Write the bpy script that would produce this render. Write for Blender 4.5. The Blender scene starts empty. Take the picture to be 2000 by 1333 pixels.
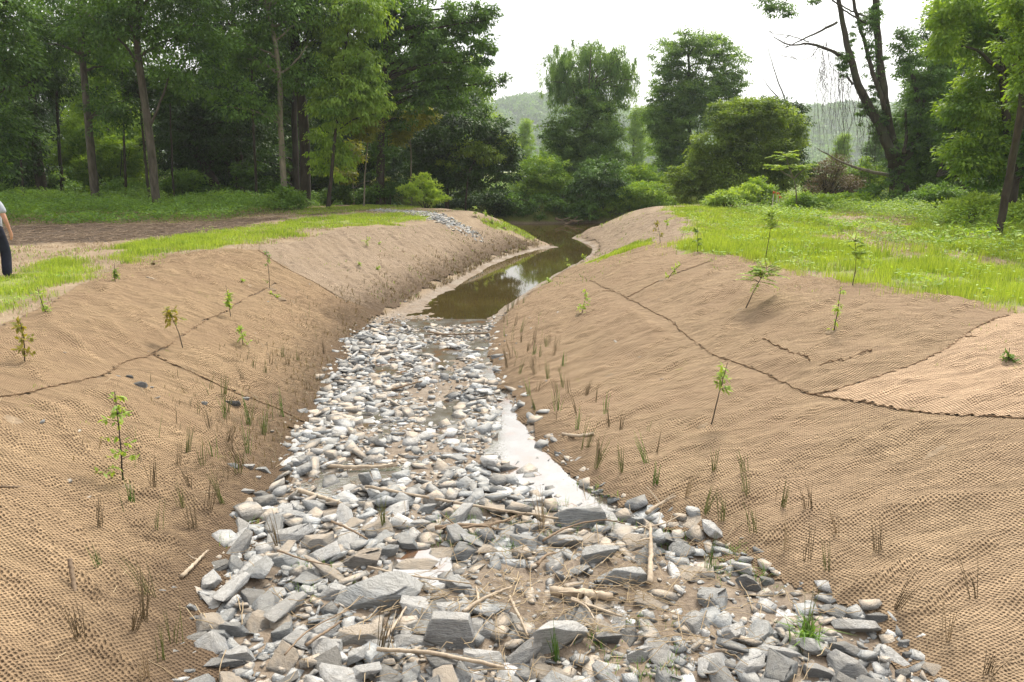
import bpy, bmesh, math, random
import numpy as np
from mathutils import Vector, Matrix
random.seed(7); rng = np.random.default_rng(7)
C = bpy.context.scene.collection
SC = bpy.context.scene
# ---------------------------------------------------------------- camera
HC = 3.6; PITCH = math.radians(14.1); F = 1333.0
cam_d = bpy.data.cameras.new('camera'); cam = bpy.data.objects.new('camera', cam_d); C.objects.link(cam)
cam.location = (0, 0, HC); cam.rotation_euler = (math.pi/2 - PITCH, 0, 0)
cam_d.sensor_width = 36; cam_d.lens = 36*F/2000; cam_d.clip_start = .05; cam_d.clip_end = 5000
SC.camera = cam
# ---------------------------------------------------------------- sky, sun, exposure
SUN_EL, SUN_AZ = math.radians(52), math.radians(25)       # azimuth from +Y towards +X: ahead and to the right
w = bpy.data.worlds.new('World'); SC.world = w; w.use_nodes = True
nt = w.node_tree; nt.nodes.clear()
def wn(t, **k):
    n = nt.nodes.new(t)
    for a, v in k.items(): setattr(n, a, v)
    return n
out = wn('ShaderNodeOutputWorld'); bg = wn('ShaderNodeBackground'); sky = wn('ShaderNodeTexSky')
sky.sky_type = 'NISHITA'; sky.sun_disc = False; sky.sun_elevation = SUN_EL; sky.sun_rotation = SUN_AZ
sky.air_density = 1.0; sky.dust_density = 3.0; sky.ozone_density = 1.0
tc = wn('ShaderNodeTexCoord'); noi = wn('ShaderNodeTexNoise'); noi.inputs['Scale'].default_value = 2.2; noi.inputs['Detail'].default_value = 5
rmp = wn('ShaderNodeValToRGB'); rmp.color_ramp.elements[0].position = .30; rmp.color_ramp.elements[1].position = .48
rmp.color_ramp.elements[0].color = (.55, .55, .55, 1); rmp.color_ramp.elements[1].color = (.97, .97, .97, 1)
mx = wn('ShaderNodeMix', data_type='RGBA'); mx.inputs[7].default_value = (11.0, 10.8, 10.6, 1)
nt.links.new(tc.outputs['Generated'], noi.inputs['Vector']); nt.links.new(noi.outputs['Fac'], rmp.inputs['Fac'])
nt.links.new(rmp.outputs['Color'], mx.inputs[0]); nt.links.new(sky.outputs['Color'], mx.inputs[6])
nt.links.new(mx.outputs[2], bg.inputs['Color']); 
dt = wn('ShaderNodeVectorMath', operation='DOT_PRODUCT'); dt.inputs[1].default_value = (math.cos(SUN_EL)*math.sin(SUN_AZ), math.cos(SUN_EL)*math.cos(SUN_AZ), math.sin(SUN_EL))
nt.links.new(tc.outputs['Generated'], dt.inputs[0])
mm = [wn('ShaderNodeMath', operation=k) for k in ('MAXIMUM', 'POWER', 'MULTIPLY', 'ADD')]
for q_, v_ in zip(mm, (0, 3.0, .15, .056)): q_.inputs[1].default_value = v_
nt.links.new(dt.outputs['Value'], mm[0].inputs[0])
for a_, b_ in zip(mm[:-1], mm[1:]): nt.links.new(a_.outputs[0], b_.inputs[0])
nt.links.new(mm[3].outputs[0], bg.inputs['Strength'])      # brightest round the veiled sun, dimmer away from it
nt.links.new(bg.outputs[0], out.inputs['Surface'])
sd = bpy.data.lights.new('sun', 'SUN'); sun = bpy.data.objects.new('sun', sd); C.objects.link(sun)
sd.energy = 3.0; sd.angle = math.radians(15); sd.color = (1, .92, .78)
sdir = Vector((math.cos(SUN_EL)*math.sin(SUN_AZ), math.cos(SUN_EL)*math.cos(SUN_AZ), math.sin(SUN_EL)))
sun.rotation_euler = sdir.to_track_quat('Z', 'Y').to_euler()
SC.view_settings.view_transform = 'Standard'; SC.view_settings.look = 'None'
SC.view_settings.exposure = .63; SC.view_settings.gamma = 1
SC.cycles.max_bounces = 6; SC.cycles.diffuse_bounces = 3; SC.cycles.glossy_bounces = 3
SC.cycles.transmission_bounces = 4; SC.cycles.transparent_max_bounces = 6; SC.cycles.volume_bounces = 1
SC.cycles.sample_clamp_indirect = 6

# ---------------------------------------------------------------- noise and mapping
def _h(ix, iy, s):
    n = (ix.astype(np.int64)*374761393 + iy.astype(np.int64)*668265263 + s*1442695041) & 0x7fffffff
    n = ((n ^ (n >> 13))*1274126177) & 0x7fffffff
    return ((n ^ (n >> 16)) & 0xffff)/65535.0
def vn(x, y, s=0):
    x = np.asarray(x, float); y = np.asarray(y, float)
    ix = np.floor(x); iy = np.floor(y); fx = x-ix; fy = y-iy
    fx = fx*fx*(3-2*fx); fy = fy*fy*(3-2*fy)
    a = _h(ix, iy, s); b = _h(ix+1, iy, s); c = _h(ix, iy+1, s); d = _h(ix+1, iy+1, s)
    return (a*(1-fx)+b*fx)*(1-fy)+(c*(1-fx)+d*fx)*fy - .5
def fbm(x, y, s=0, o=4):
    r = 0; a = 1
    for i in range(o): r = r+a*vn(x*2**i+17*i, y*2**i-9*i, s+i); a *= .5
    return r
def smooth(t): t = np.clip(t, 0, 1); return t*t*(3-2*t)
CP, SP = math.cos(PITCH), math.sin(PITCH)
def ray(u, v):
    a = (np.asarray(u, float)-1000)/F; b = (666.5-np.asarray(v, float))/F
    return a, CP+b*SP, -SP+b*CP
def W(u, v, Y):                       # the point seen at photo pixel (u, v) when it stands Y metres ahead
    a, dy, dz = ray(u, v); t = Y/dy
    return np.array([a*t, Y, HC+dz*t])
def opt(pt): return pt[1]*CP-(pt[2]-HC)*SP
def proj(X, Y, Z):
    d = Y*CP-(Z-HC)*SP; return 1000+F*X/d, 666.5-F*(Y*SP+(Z-HC)*CP)/d
def zb(Y): return np.interp(Y, [3, 16, 60], [.35, .05, 0])
def ub(u, v):
    z = .2
    for _ in range(8):
        a, dy, dz = ray(u, v); t = (z-HC)/dz; z = float(zb(dy*t))
    return float(a*t), float(dy*t)
def chaikin(P, n=2):
    P = np.array(P, float)
    for _ in range(n):
        Q = [P[0]]
        for a, b in zip(P[:-1], P[1:]): Q += [a*.75+b*.25, a*.25+b*.75]
        Q.append(P[-1]); P = np.array(Q)
    return P
LB = [(350, 1420), (370, 1333), (380, 1200), (425, 1130), (465, 1040), (505, 970), (550, 900), (575, 840), (630, 770), (655, 700), (697, 640),
      (775, 612), (830, 580), (900, 545), (960, 510), (1050, 484), (1085, 482)]
RB = [(1120, 465), (1165, 480), (1160, 500), (1100, 530), (1060, 555), (990, 600), (962, 640), (965, 700), (1000, 770), (1040, 830), (1100, 900),
      (1200, 985), (1350, 1030), (1430, 1090), (1560, 1160), (1740, 1240), (1800, 1333), (1850, 1420)]
Lw = chaikin([ub(*q) for q in LB]); Rw = chaikin([ub(*q) for q in RB])
BED = np.array([(-1.9, .2)] + [tuple(q) for q in Lw] + [(1.2, 34.5), (-1, 38), (-8, 42), (-25, 46), (-90, 56), (-90, 70), (-25, 57), (-10, 51), (0, 47), (9, 48.5), (22, 52), (90, 68),
                (90, 54), (22, 45.5), (11, 43.5), (6, 42), (3.8, 39)] + [tuple(q) for q in Rw] + [(2.4, .2)])
def inpoly(x, y, P):
    x = np.asarray(x, float); y = np.asarray(y, float); r = np.zeros(x.shape, bool); n = len(P)
    for i in range(n):
        x1, y1 = P[i]; x2, y2 = P[(i+1) % n]
        if y1 == y2: continue
        r ^= ((y1 > y) != (y2 > y)) & (x < (x2-x1)*(y-y1)/(y2-y1)+x1)
    return r
def pdist(x, y, P, closed=True):
    x = np.asarray(x, float); y = np.asarray(y, float); d = np.full(x.shape, 1e9); n = len(P)
    for i in range(n if closed else n-1):
        x1, y1 = P[i]; x2, y2 = P[(i+1) % n]; ex, ey = x2-x1, y2-y1; l2 = ex*ex+ey*ey+1e-12
        t = np.clip(((x-x1)*ex+(y-y1)*ey)/l2, 0, 1)
        d = np.minimum(d, (x-x1-t*ex)**2+(y-y1-t*ey)**2)
    return np.sqrt(d)
def sdist(x, y):
    d = pdist(x, y, BED); return np.where(inpoly(x, y, BED), -d, d)
def xmid(Y): return np.interp(Y, [0, 6, 12, 20, 28, 34, 45], [.25, -.6, -1.9, -1.2, 1.2, 3, 3.4])
PUD = [(-1.2, 12.1, .75, 1.0, .06), (.22, 8.7, .45, 1.2, .085), (.55, 7.4, .5, 1.0, .085), (-.1, 10.2, .32, 1.3, .07), (-.75, 5.25, .36, .3, .09), (1.15, 6.55, .35, .35, .1), (-1.9, 6.9, .5, .45, .07), (-.33, 12.0, .22, .9, .08), (-.5, 13.8, .3, .8, .07), (-1.6, 13.3, .35, .7, .06), (-.95, 9.3, .3, .7, .06),
       (-1.4, 7.4, .7, .5, .05), (-2.2, 9.3, .4, .9, .05), (-.9, 14.9, 1.8, .7, .05), (-2.4, 11.5, .45, .8, .05), (-.2, 5.9, .5, .3, .05)]
def T(x, y, fine=True):
    x = np.asarray(x, float); y = np.asarray(y, float)
    d = sdist(x, y); zz = zb(y); left = x < xmid(y)
    wl = np.interp(y, [0, 8, 17, 26, 33], [3.9, 4.1, 4.3, 3.6, 3.6])
    wr = np.interp(y, [0, 3, 9, 13, 17, 25, 36, 42], [6, 6.2, 6.2, 5.4, 4.7, 4.4, 4.6, 4])
    ww = np.where(left, wl, wr); ww = np.where(y > 46.5+np.abs(x)*.12, 2.2, ww)
    crest = 1.56+.12*smooth((y-12)/25)+np.where(left, 0, .02)
    t = np.clip(d/ww, 0, 1.0)
    s = .30*smooth(t)+.70*(1-(1-t)**1.55)
    z = zz+(crest-zz)*s+np.clip(d-ww, 0, 40)*.004
    z = z+.10*fbm(x*.35, y*.35, 3, 3)*smooth(d/1.5)+.05*fbm(x*1.1, y*1.1, 9, 3)*smooth(d/.8)
    depth = np.where(y > 15.5, -.55*smooth((-d-np.where(left, np.interp(y, [16, 18, 22, 30, 33], [.9, .75, .35, .2, .1]), .05)-.12*fbm(x*1.3, y*1.3, 112, 3))/1.1)*smooth((y-16.3-.9*fbm(x*1.1, y*.8, 111, 3))/1.3)-.05*smooth((y-15.2)/.6)*smooth(-d/.4), 0)
    if fine:
        rif = (.055*fbm(x*1.3, y*1.3, 21, 4)+.04*fbm(x*5, y*5, 23, 2)+.03*fbm(x*13, y*13, 25, 2))
        for px, py, rx, ry, dp in PUD: rif = rif-dp*np.exp(-((x-px)/rx)**2-((y-py)/ry)**2)*(1+1.1*vn(x*3.5, y*2.2, 171))
        z = z+np.where(d < 0, rif*smooth(-d/.25)*(1-.6*smooth((y-16.5)/1)), 0)
    z = z+depth
    z = z+np.where(y < 1.4, 1.7*smooth((1.5-y)/1.3)*(z < 2), 0)
    return z
def P(u, v):                           # where the photo pixel's ray meets the ground
    a, dy, dz = ray(u, v); t = np.concatenate([np.linspace(1.5, 20, 200), np.linspace(20.2, 70, 200)])
    z = T(a*t, dy*t, False); below = (HC+dz*t) < z
    if not below.any(): i = len(t)-1; tt = t[i]
    else:
        i = int(np.argmax(below)); lo = t[max(i-1, 0)]; tt = np.linspace(lo, t[i], 30)
        z2 = T(a*tt, dy*tt, False); j = int(np.argmax((HC+dz*tt) < z2)); tt = tt[j]
    x, y = float(a*tt), float(dy*tt)
    return np.array([x, y, float(T(x, y))])
def PP(L): return np.array([P(*q)[:2] for q in L])

# ---------------------------------------------------------------- object helpers
def mesh_obj(name, V, Fa, mat, parent=None, smooth_=False, attrs=None, mats=None, midx=None):
    """V: n x 3; Fa: m x k array (all faces the same size) or list of arrays"""
    me = bpy.data.meshes.new(name); V = np.asarray(V, np.float32)
    if isinstance(Fa, np.ndarray): Fa = [Fa]
    Fa = [np.asarray(a, np.int32) for a in Fa if len(a)]
    nl = sum(a.size for a in Fa); nf = sum(len(a) for a in Fa)
    me.vertices.add(len(V)); me.vertices.foreach_set('co', V.ravel())
    me.loops.add(nl); me.loops.foreach_set('vertex_index', np.concatenate([a.ravel() for a in Fa]))
    tot = np.concatenate([np.full(len(a), a.shape[1], np.int32) for a in Fa]); st = np.concatenate([[0], np.cumsum(tot)[:-1]]).astype(np.int32)
    me.polygons.add(nf); me.polygons.foreach_set('loop_start', st); me.polygons.foreach_set('loop_total', tot)
    if smooth_: me.polygons.foreach_set('use_smooth', np.ones(nf, bool))
    for m in (mats or [mat]): me.materials.append(m)
    if midx is not None: me.polygons.foreach_set('material_index', np.asarray(midx, np.int32))
    for k, (dom, typ, val) in (attrs or {}).items():
        a = me.attributes.new(k, typ, dom)
        a.data.foreach_set('value' if typ == 'FLOAT' else 'color', np.asarray(val, np.float32).ravel())
    me.update(calc_edges=True)
    o = bpy.data.objects.new(name, me); C.objects.link(o)
    if parent: o.parent = parent
    return o
def tag(o, label, cat, group=None, kind=None):
    if label: o['label'] = label
    if cat: o['category'] = cat
    if group: o['group'] = group
    if kind: o['kind'] = kind
    return o
def empty(name, loc, label, cat, group=None):
    o = bpy.data.objects.new(name, None); C.objects.link(o); o.location = loc; o.empty_display_size = .2
    return tag(o, label, cat, group)
class MB:
    def __init__(s): s.V = []; s.Q = []; s.T3 = []; s.n = 0; s.r = []
    def add(s, V, Q=None, T3=None, r=None):
        V = np.asarray(V, float)
        if Q is not None and len(Q): s.Q.append(np.asarray(Q)+s.n)
        if T3 is not None and len(T3): s.T3.append(np.asarray(T3)+s.n)
        s.V.append(V); s.n += len(V); s.r.append(np.full(len(V), rng.random()) if r is None else np.broadcast_to(r, len(V)))
    def tube(s, pts, rad, k=7, cap=True, rough=0.0):
        pts = np.asarray(pts, float); n = len(pts); rad = np.broadcast_to(np.asarray(rad, float), n)
        t = np.gradient(pts, axis=0); t /= np.linalg.norm(t, axis=1)[:, None]+1e-9
        ref = np.array([0, 0, 1.]) if abs(t[:, 2]).mean() < .8 else np.array([1., 0, 0])
        a = np.cross(t, ref); a /= np.linalg.norm(a, axis=1)[:, None]+1e-9; b = np.cross(t, a)
        th = np.arange(k)*2*math.pi/k
        rr = rad[:, None]*(1+rough*(rng.random((n, k))-.5)*2)
        V = pts[:, None]+rr[..., None]*(np.cos(th)[None, :, None]*a[:, None]+np.sin(th)[None, :, None]*b[:, None])
        i = np.arange(n-1)[:, None]*k; j = np.arange(k)[None]; j2 = (j+1) % k
        Q = np.stack([i+j, i+j2, i+k+j2, i+k+j], -1).reshape(-1, 4); V = V.reshape(-1, 3); T3 = []
        if cap:
            V = np.vstack([V, pts[:1], pts[-1:]]); c0 = n*k; c1 = c0+1
            T3 = [(c0, (q+1) % k, q) for q in range(k)]+[(c1, (n-1)*k+q, (n-1)*k+(q+1) % k) for q in range(k)]
        s.add(V, Q, T3)
    def build(s, name, mat, parent=None, smooth_=False, origin=None):
        V = np.vstack(s.V)
        if origin is not None: V = V-np.asarray(origin)
        fa = []
        if s.Q: fa.append(np.vstack(s.Q))
        if s.T3: fa.append(np.vstack(s.T3))
        return mesh_obj(name, V, fa, mat, parent, smooth_, {'rnd': ('POINT', 'FLOAT', np.concatenate(s.r))})
def bez(pts, n=12, jit=0.0):
    P_ = chaikin(pts, 3); L = np.concatenate([[0], np.cumsum(np.linalg.norm(np.diff(P_, axis=0), axis=1))])
    q = np.linspace(0, L[-1], n); R = np.stack([np.interp(q, L, P_[:, i]) for i in range(P_.shape[1])], 1)
    if jit: R[1:-1] += (rng.random(R[1:-1].shape)-.5)*jit
    return R
def leaf_arrays(c, ax, nr, L, wd, fold=.15):
    """c centres of leaf bases, ax axis unit, nr normal-ish, L length, wd width -> V, Q"""
    n = len(c); sd_ = np.cross(ax, nr); sd_ /= np.linalg.norm(sd_, axis=1)[:, None]+1e-9
    up = np.cross(sd_, ax); L = np.broadcast_to(L, n)[:, None]; wd = np.broadcast_to(wd, n)[:, None]
    V = np.stack([c, c+ax*L*.45+sd_*wd*.5+up*wd*fold, c+ax*L, c+ax*L*.45-sd_*wd*.5+up*wd*fold], 1).reshape(-1, 3)
    Q = np.arange(4*n).reshape(n, 4); return V, Q
def runit(n):
    v = rng.normal(size=(n, 3)); return v/(np.linalg.norm(v, axis=1)[:, None]+1e-9)

# ---------------------------------------------------------------- materials
def mat(name):
    m = bpy.data.materials.new(name); m.use_nodes = True; t = m.node_tree; t.nodes.clear()
    o = t.nodes.new('ShaderNodeOutputMaterial'); b = t.nodes.new('ShaderNodeBsdfPrincipled'); t.links.new(b.outputs[0], o.inputs[0])
    b.inputs['Roughness'].default_value = .8; b.inputs['Specular IOR Level'].default_value = .3
    return m, t, b, o
def N(t, typ, **k):
    n = t.nodes.new(typ)
    for a, v in k.items():
        if a.startswith('i_'): n.inputs[a[2:]].default_value = v
        else: setattr(n, a, v)
    return n
def ramp(t, fac, stops):
    r = t.nodes.new('ShaderNodeValToRGB'); e = r.color_ramp.elements
    while len(e) < len(stops): e.new(.5)
    for q, (pos, c) in zip(e, stops): q.position = pos; q.color = (*c, 1) if len(c) == 3 else c
    if fac is not None: t.links.new(fac, r.inputs['Fac'])
    return r.outputs['Color']
def mixc(t, fac, a, b, typ='MIX'):
    m = t.nodes.new('ShaderNodeMix'); m.data_type = 'RGBA'; m.blend_type = typ
    for s, q in ((0, fac), (6, a), (7, b)):
        if hasattr(q, 'links'): t.links.new(q, m.inputs[s])
        else: m.inputs[s].default_value = q if s == 0 else (*q, 1)
    return m.outputs[2]
def math_(t, op, a, b=0.0):
    m = t.nodes.new('ShaderNodeMath'); m.operation = op
    for s, q in ((0, a), (1, b)):
        if hasattr(q, 'links'): t.links.new(q, m.inputs[s])
        else: m.inputs[s].default_value = q
    return m.outputs[0]
def noise(t, scale, detail=4, vec=None, rough=.55, dist=0.0):
    n = N(t, 'ShaderNodeTexNoise'); n.inputs['Scale'].default_value = scale; n.inputs['Detail'].default_value = detail; n.inputs['Roughness'].default_value = rough
    n.inputs['Distortion'].default_value = dist
    if vec is not None: t.links.new(vec, n.inputs['Vector'])
    return n.outputs['Fac']
def pos(t): return N(t, 'ShaderNodeNewGeometry').outputs['Position']
def objc(t): return N(t, 'ShaderNodeTexCoord').outputs['Object']
def bump(t, b, h, strength=.5, dist=.02):
    n = N(t, 'ShaderNodeBump'); n.inputs['Strength'].default_value = strength; n.inputs['Distance'].default_value = dist
    t.links.new(h, n.inputs['Height']); t.links.new(n.outputs[0], b.inputs['Normal'])
def mapping(t, vec, scale=(1, 1, 1), rot=(0, 0, 0)):
    m = N(t, 'ShaderNodeMapping'); m.inputs['Scale'].default_value = scale; m.inputs['Rotation'].default_value = rot
    t.links.new(vec, m.inputs['Vector']); return m.outputs[0]
def attr(t, n): return N(t, 'ShaderNodeAttribute', attribute_name=n)

def foliage(name, dark, light, scale=.5, trans=.45, tcol=None):
    m, t, b, o = mat(name)
    a = attr(t, 'rnd').outputs['Fac']; nz = noise(t, scale, 2, pos(t))
    fac = math_(t, 'ADD', math_(t, 'MULTIPLY', a, .55), math_(t, 'MULTIPLY', nz, .6))
    col = ramp(t, fac, [(.25, dark), (.85, light)])
    t.links.new(col, b.inputs['Base Color']); b.inputs['Roughness'].default_value = .55; b.inputs['Specular IOR Level'].default_value = .35
    tr = N(t, 'ShaderNodeBsdfTranslucent'); tc2 = mixc(t, 1.0, col, tcol or (1.35, 1.25, .35), 'MULTIPLY'); t.links.new(tc2, tr.inputs['Color'])
    ms = N(t, 'ShaderNodeMixShader'); ms.inputs[0].default_value = trans
    t.links.new(b.outputs[0], ms.inputs[1]); t.links.new(tr.outputs[0], ms.inputs[2]); t.links.new(ms.outputs[0], o.inputs[0])
    return m
FOL = {
 'dark': foliage('dark_leaf', (.009, .028, .008), (.070, .150, .032), trans=.28),  # darkened to put the wood's deep shade into the leaf colour
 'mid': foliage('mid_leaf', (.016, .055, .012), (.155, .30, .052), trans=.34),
 'bright': foliage('bright_leaf', (.085, .19, .028), (.31, .46, .075)),  # light green, raised further to paint in the sunlit glow among the trunks
 'yellow': foliage('yellow_leaf', (.14, .19, .035), (.34, .34, .05)),
 'olive': foliage('olive_leaf', (.040, .095, .018), (.28, .40, .07)),
 'willow': foliage('willow_leaf', (.06, .14, .05), (.26, .40, .16), trans=.5),  # leaf colour lightened to stand in for haze on the distant willow
 'blue': foliage('cool_leaf', (.028, .085, .026), (.24, .39, .12), trans=.5),  # brightened so the haze over the far crowns is part of the colour
 'brown': foliage('dry_leaf', (.12, .09, .05), (.22, .17, .10), trans=.2),
 'rust': foliage('rust_leaf', (.17, .20, .04), (.36, .31, .07)),
 'sap': foliage('sapling_leaf', (.20, .33, .06), (.42, .56, .14), trans=.5),
 'grass': foliage('lime_grass', (.13, .22, .030), (.46, .57, .12), 1.0, .42),
 'herb': foliage('weed_leaf', (.07, .165, .035), (.20, .34, .07), .6, .45),
 'limeweed': foliage('lime_weed_leaf', (.08, .19, .03), (.36, .52, .085), 1.0, .42),
 'rush': foliage('rush_stem', (.09, .11, .035), (.22, .25, .075), 3, .15),
 'straw': foliage('straw', (.30, .22, .13), (.52, .41, .26), 3, .1, (1, .9, .7)),
}
def bark(name, c1, c2, sc=7):
    m, t, b, o = mat(name); v = mapping(t, objc(t), (1, 1, .22)); n1 = noise(t, sc, 6, v, .65)
    col = ramp(t, n1, [(.3, c1), (.7, c2)]); big = noise(t, .9, 3, objc(t))
    moss = ramp(t, big, [(.52, (0, 0, 0)), (.66, (.45, .45, .45))]); t.links.new(mixc(t, moss, col, (.07, .09, .045)), b.inputs['Base Color'])
    bump(t, b, n1, .8, .05); b.inputs['Roughness'].default_value = .9
    return m
BK = {'grey': bark('grey_bark', (.045, .038, .030), (.165, .145, .115)), 'dark': bark('dark_bark', (.022, .018, .015), (.075, .06, .048)),
      'brown': bark('brown_bark', (.020, .016, .012), (.085, .068, .050)), 'pale': bark('pale_bark', (.11, .10, .07), (.28, .25, .19))}
def driftmat(name, c1, c2):
    m, t, b, o = mat(name); n1 = noise(t, 30, 5, mapping(t, objc(t), (1, 1, 1)), .7); n2 = noise(t, 5, 3, objc(t))
    t.links.new(ramp(t, math_(t, 'ADD', math_(t, 'MULTIPLY', n1, .5), math_(t, 'MULTIPLY', n2, .5)), [(.32, c1), (.65, c2)]), b.inputs['Base Color'])
    bump(t, b, n1, .6, .006); return m
DW = {'pale': driftmat('weathered_wood', (.22, .165, .115), (.52, .44, .34)), 'brown': driftmat('brown_wood', (.11, .075, .05), (.30, .225, .155))}

# soil of the ground, with the plots of grass, mulch and mud as painted earth
m, t, b, o = mat('soil'); p_ = pos(t)
n1 = noise(t, 1.2, 6, p_, .6); n2 = noise(t, 14, 5, p_, .7); n3 = noise(t, 55, 3, p_, .7)
fac = math_(t, 'ADD', math_(t, 'MULTIPLY', n1, .5), math_(t, 'MULTIPLY', n2, .5))
dirt = ramp(t, fac, [(.32, (.14, .10, .065)), (.50, (.255, .19, .125)), (.68, (.36, .28, .19))])
grs = ramp(t, fac, [(.35, (.14, .17, .04)), (.65, (.27, .30, .085))])
mul = ramp(t, n2, [(.38, (.022, .014, .009)), (.70, (.17, .12, .08))])
mud = ramp(t, n2, [(.3, (.12, .088, .062)), (.7, (.30, .24, .18))])
gm = N(t, 'ShaderNodeSeparateColor'); t.links.new(attr(t, 'plot').outputs['Color'], gm.inputs[0])
gfac = ramp(t, math_(t, 'ADD', gm.outputs[0], math_(t, 'MULTIPLY', math_(t, 'SUBTRACT', n2, .5), .9)), [(.35, (0, 0, 0)), (.62, (1, 1, 1))])
c = mixc(t, gfac, dirt, grs); c = mixc(t, gm.outputs[1], c, mul); c = mixc(t, gm.outputs[2], c, mud)
t.links.new(c, b.inputs['Base Color']); bump(t, b, math_(t, 'ADD', n2, math_(t, 'MULTIPLY', n3, .5)), .8, .03)
wet = N(t, 'ShaderNodeMapRange'); wet.inputs[3].default_value = .9; wet.inputs[4].default_value = .38
t.links.new(math_(t, 'MULTIPLY', gm.outputs[2], ramp(t, n1, [(.42, (0, 0, 0)), (.58, (1, 1, 1))])), wet.inputs[0]); t.links.new(wet.outputs[0], b.inputs['Roughness'])
M_SOIL = m

def jute(name, thread, gap, rot, tint2):
    m, t, b, o = mat(name); p0 = pos(t)
    wn1 = N(t, 'ShaderNodeTexNoise'); wn1.inputs['Scale'].default_value = .55; wn1.inputs['Detail'].default_value = 1; t.links.new(p0, wn1.inputs['Vector'])
    wn2 = N(t, 'ShaderNodeTexNoise'); wn2.inputs['Scale'].default_value = 3.5; wn2.inputs['Detail'].default_value = 2; t.links.new(p0, wn2.inputs['Vector'])
    def vm(op, a, bb):
        q = N(t, 'ShaderNodeVectorMath', operation=op)
        t.links.new(a, q.inputs[0])
        if hasattr(bb, 'links'): t.links.new(bb, q.inputs[1])
        elif op == 'SCALE': q.inputs['Scale'].default_value = bb
        else: q.inputs[1].default_value = bb
        return q.outputs[0]
    d1 = vm('SCALE', vm('SUBTRACT', wn1.outputs['Color'], (.5, .5, .5)), .34); d2 = vm('SCALE', vm('SUBTRACT', wn2.outputs['Color'], (.5, .5, .5)), .03)
    v = mapping(t, vm('ADD', vm('ADD', p0, d1), d2), (1, 1, 1), (0, 0, rot))
    sx = N(t, 'ShaderNodeSeparateXYZ'); t.links.new(v, sx.inputs[0])
    k = 2*math.pi/.025
    wx = math_(t, 'SINE', math_(t, 'MULTIPLY', sx.outputs[0], k*.85)); wy = math_(t, 'SINE', math_(t, 'MULTIPLY', sx.outputs[1], k))
    hole = math_(t, 'MULTIPLY', math_(t, 'ADD', math_(t, 'MULTIPLY', wx, .5), .5), math_(t, 'ADD', math_(t, 'MULTIPLY', wy, .5), .5))   # 1 in the holes
    nb = noise(t, .8, 5, p0, .6); nf = noise(t, 40, 4, p0, .75); ns = noise(t, 9, 4, mapping(t, p0, (1, 1, 1), (0, 0, rot)), .7)
    str_ = noise(t, 5, 5, mapping(t, p0, (.35, 2.2, 1), (0, 0, rot)), .65)
    th = ramp(t, math_(t, 'ADD', math_(t, 'MULTIPLY', nf, .5), math_(t, 'MULTIPLY', str_, .5)), [(.34, tuple(q*.50 for q in thread)), (.66, tuple(min(q*1.35, .8) for q in thread))])
    th = mixc(t, ramp(t, nb, [(.4, (0, 0, 0)), (.7, (.6, .6, .6))]), th, tint2)
    dens = ramp(t, ns, [(.3, (.35, .35, .35)), (.65, (1, 1, 1))])
    hf = math_(t, 'MULTIPLY', ramp(t, hole, [(.30, (0, 0, 0)), (.62, (1, 1, 1))]), dens)
    col = mixc(t, hf, th, gap)
    dirtm = ramp(t, math_(t, 'ADD', attr(t, 'damp').outputs['Fac'], math_(t, 'MULTIPLY', math_(t, 'SUBTRACT', ns, .5), .8)), [(.35, (0, 0, 0)), (.95, (.85, .85, .85))])
    col = mixc(t, dirtm, col, (.12, .085, .058))
    t.links.new(col, b.inputs['Base Color']); b.inputs['Roughness'].default_value = .95; b.inputs['Specular IOR Level'].default_value = .1
    hgt = math_(t, 'ADD', math_(t, 'SUBTRACT', math_(t, 'MULTIPLY', nf, .6), hole), math_(t, 'ADD', math_(t, 'MULTIPLY', ns, 2.5), math_(t, 'MULTIPLY', str_, 4.5))); bump(t, b, hgt, 1.0, .02)
    return m
J_L = jute('tan_jute', (.40, .287, .176), (.066, .042, .026), .55, (.31, .213, .137))
J_R = jute('tan_jute_right', (.42, .308, .198), (.072, .047, .030), -.45, (.375, .265, .177))
J_P = jute('orange_jute', (.58, .42, .285), (.20, .125, .072), -.2, (.54, .385, .255))
J_F = jute('dusty_jute', (.43, .335, .245), (.14, .10, .068), .2, (.36, .275, .19))

def stone(name, base, light, dust, dustamt):
    m, t, b, o = mat(name); oc = objc(t)
    oi = N(t, 'ShaderNodeObjectInfo').outputs['Random']; at = attr(t, 'rnd').outputs['Fac']
    n1 = noise(t, 4.5, 6, mapping(t, oc, (1, 1, 4.5), (.5, .3, 0)), .72, .8); n2 = noise(t, 30, 4, oc, .7); nb = noise(t, 2.6, 3, oc)
    col = ramp(t, math_(t, 'ADD', math_(t, 'MULTIPLY', n1, .7), math_(t, 'MULTIPLY', n2, .3)), [(.32, base), (.5, tuple(.5*(q+r) for q, r in zip(base, light))), (.68, light)])
    var = math_(t, 'ADD', math_(t, 'MULTIPLY', math_(t, 'FRACT', math_(t, 'ADD', oi, at)), .62), .68)
    vv = N(t, 'ShaderNodeCombineColor'); [t.links.new(var, vv.inputs[i]) for i in range(3)]
    col = mixc(t, 1.0, col, vv.outputs[0], 'MULTIPLY')
    nz = N(t, 'ShaderNodeNewGeometry').outputs['Normal']; sx = N(t, 'ShaderNodeSeparateXYZ'); t.links.new(nz, sx.inputs[0])
    df = math_(t, 'MULTIPLY', ramp(t, math_(t, 'ADD', sx.outputs[2], math_(t, 'MULTIPLY', math_(t, 'SUBTRACT', nb, .5), 1.2)), [(.55, (0, 0, 0)), (.95, (1, 1, 1))]), dustamt)
    t.links.new(mixc(t, df, col, dust), b.inputs['Base Color']); b.inputs['Roughness'].default_value = .72; b.inputs['Specular IOR Level'].default_value = .4
    bump(t, b, math_(t, 'ADD', n1, math_(t, 'MULTIPLY', n2, .5)), 1.0, .035); return m
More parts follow.
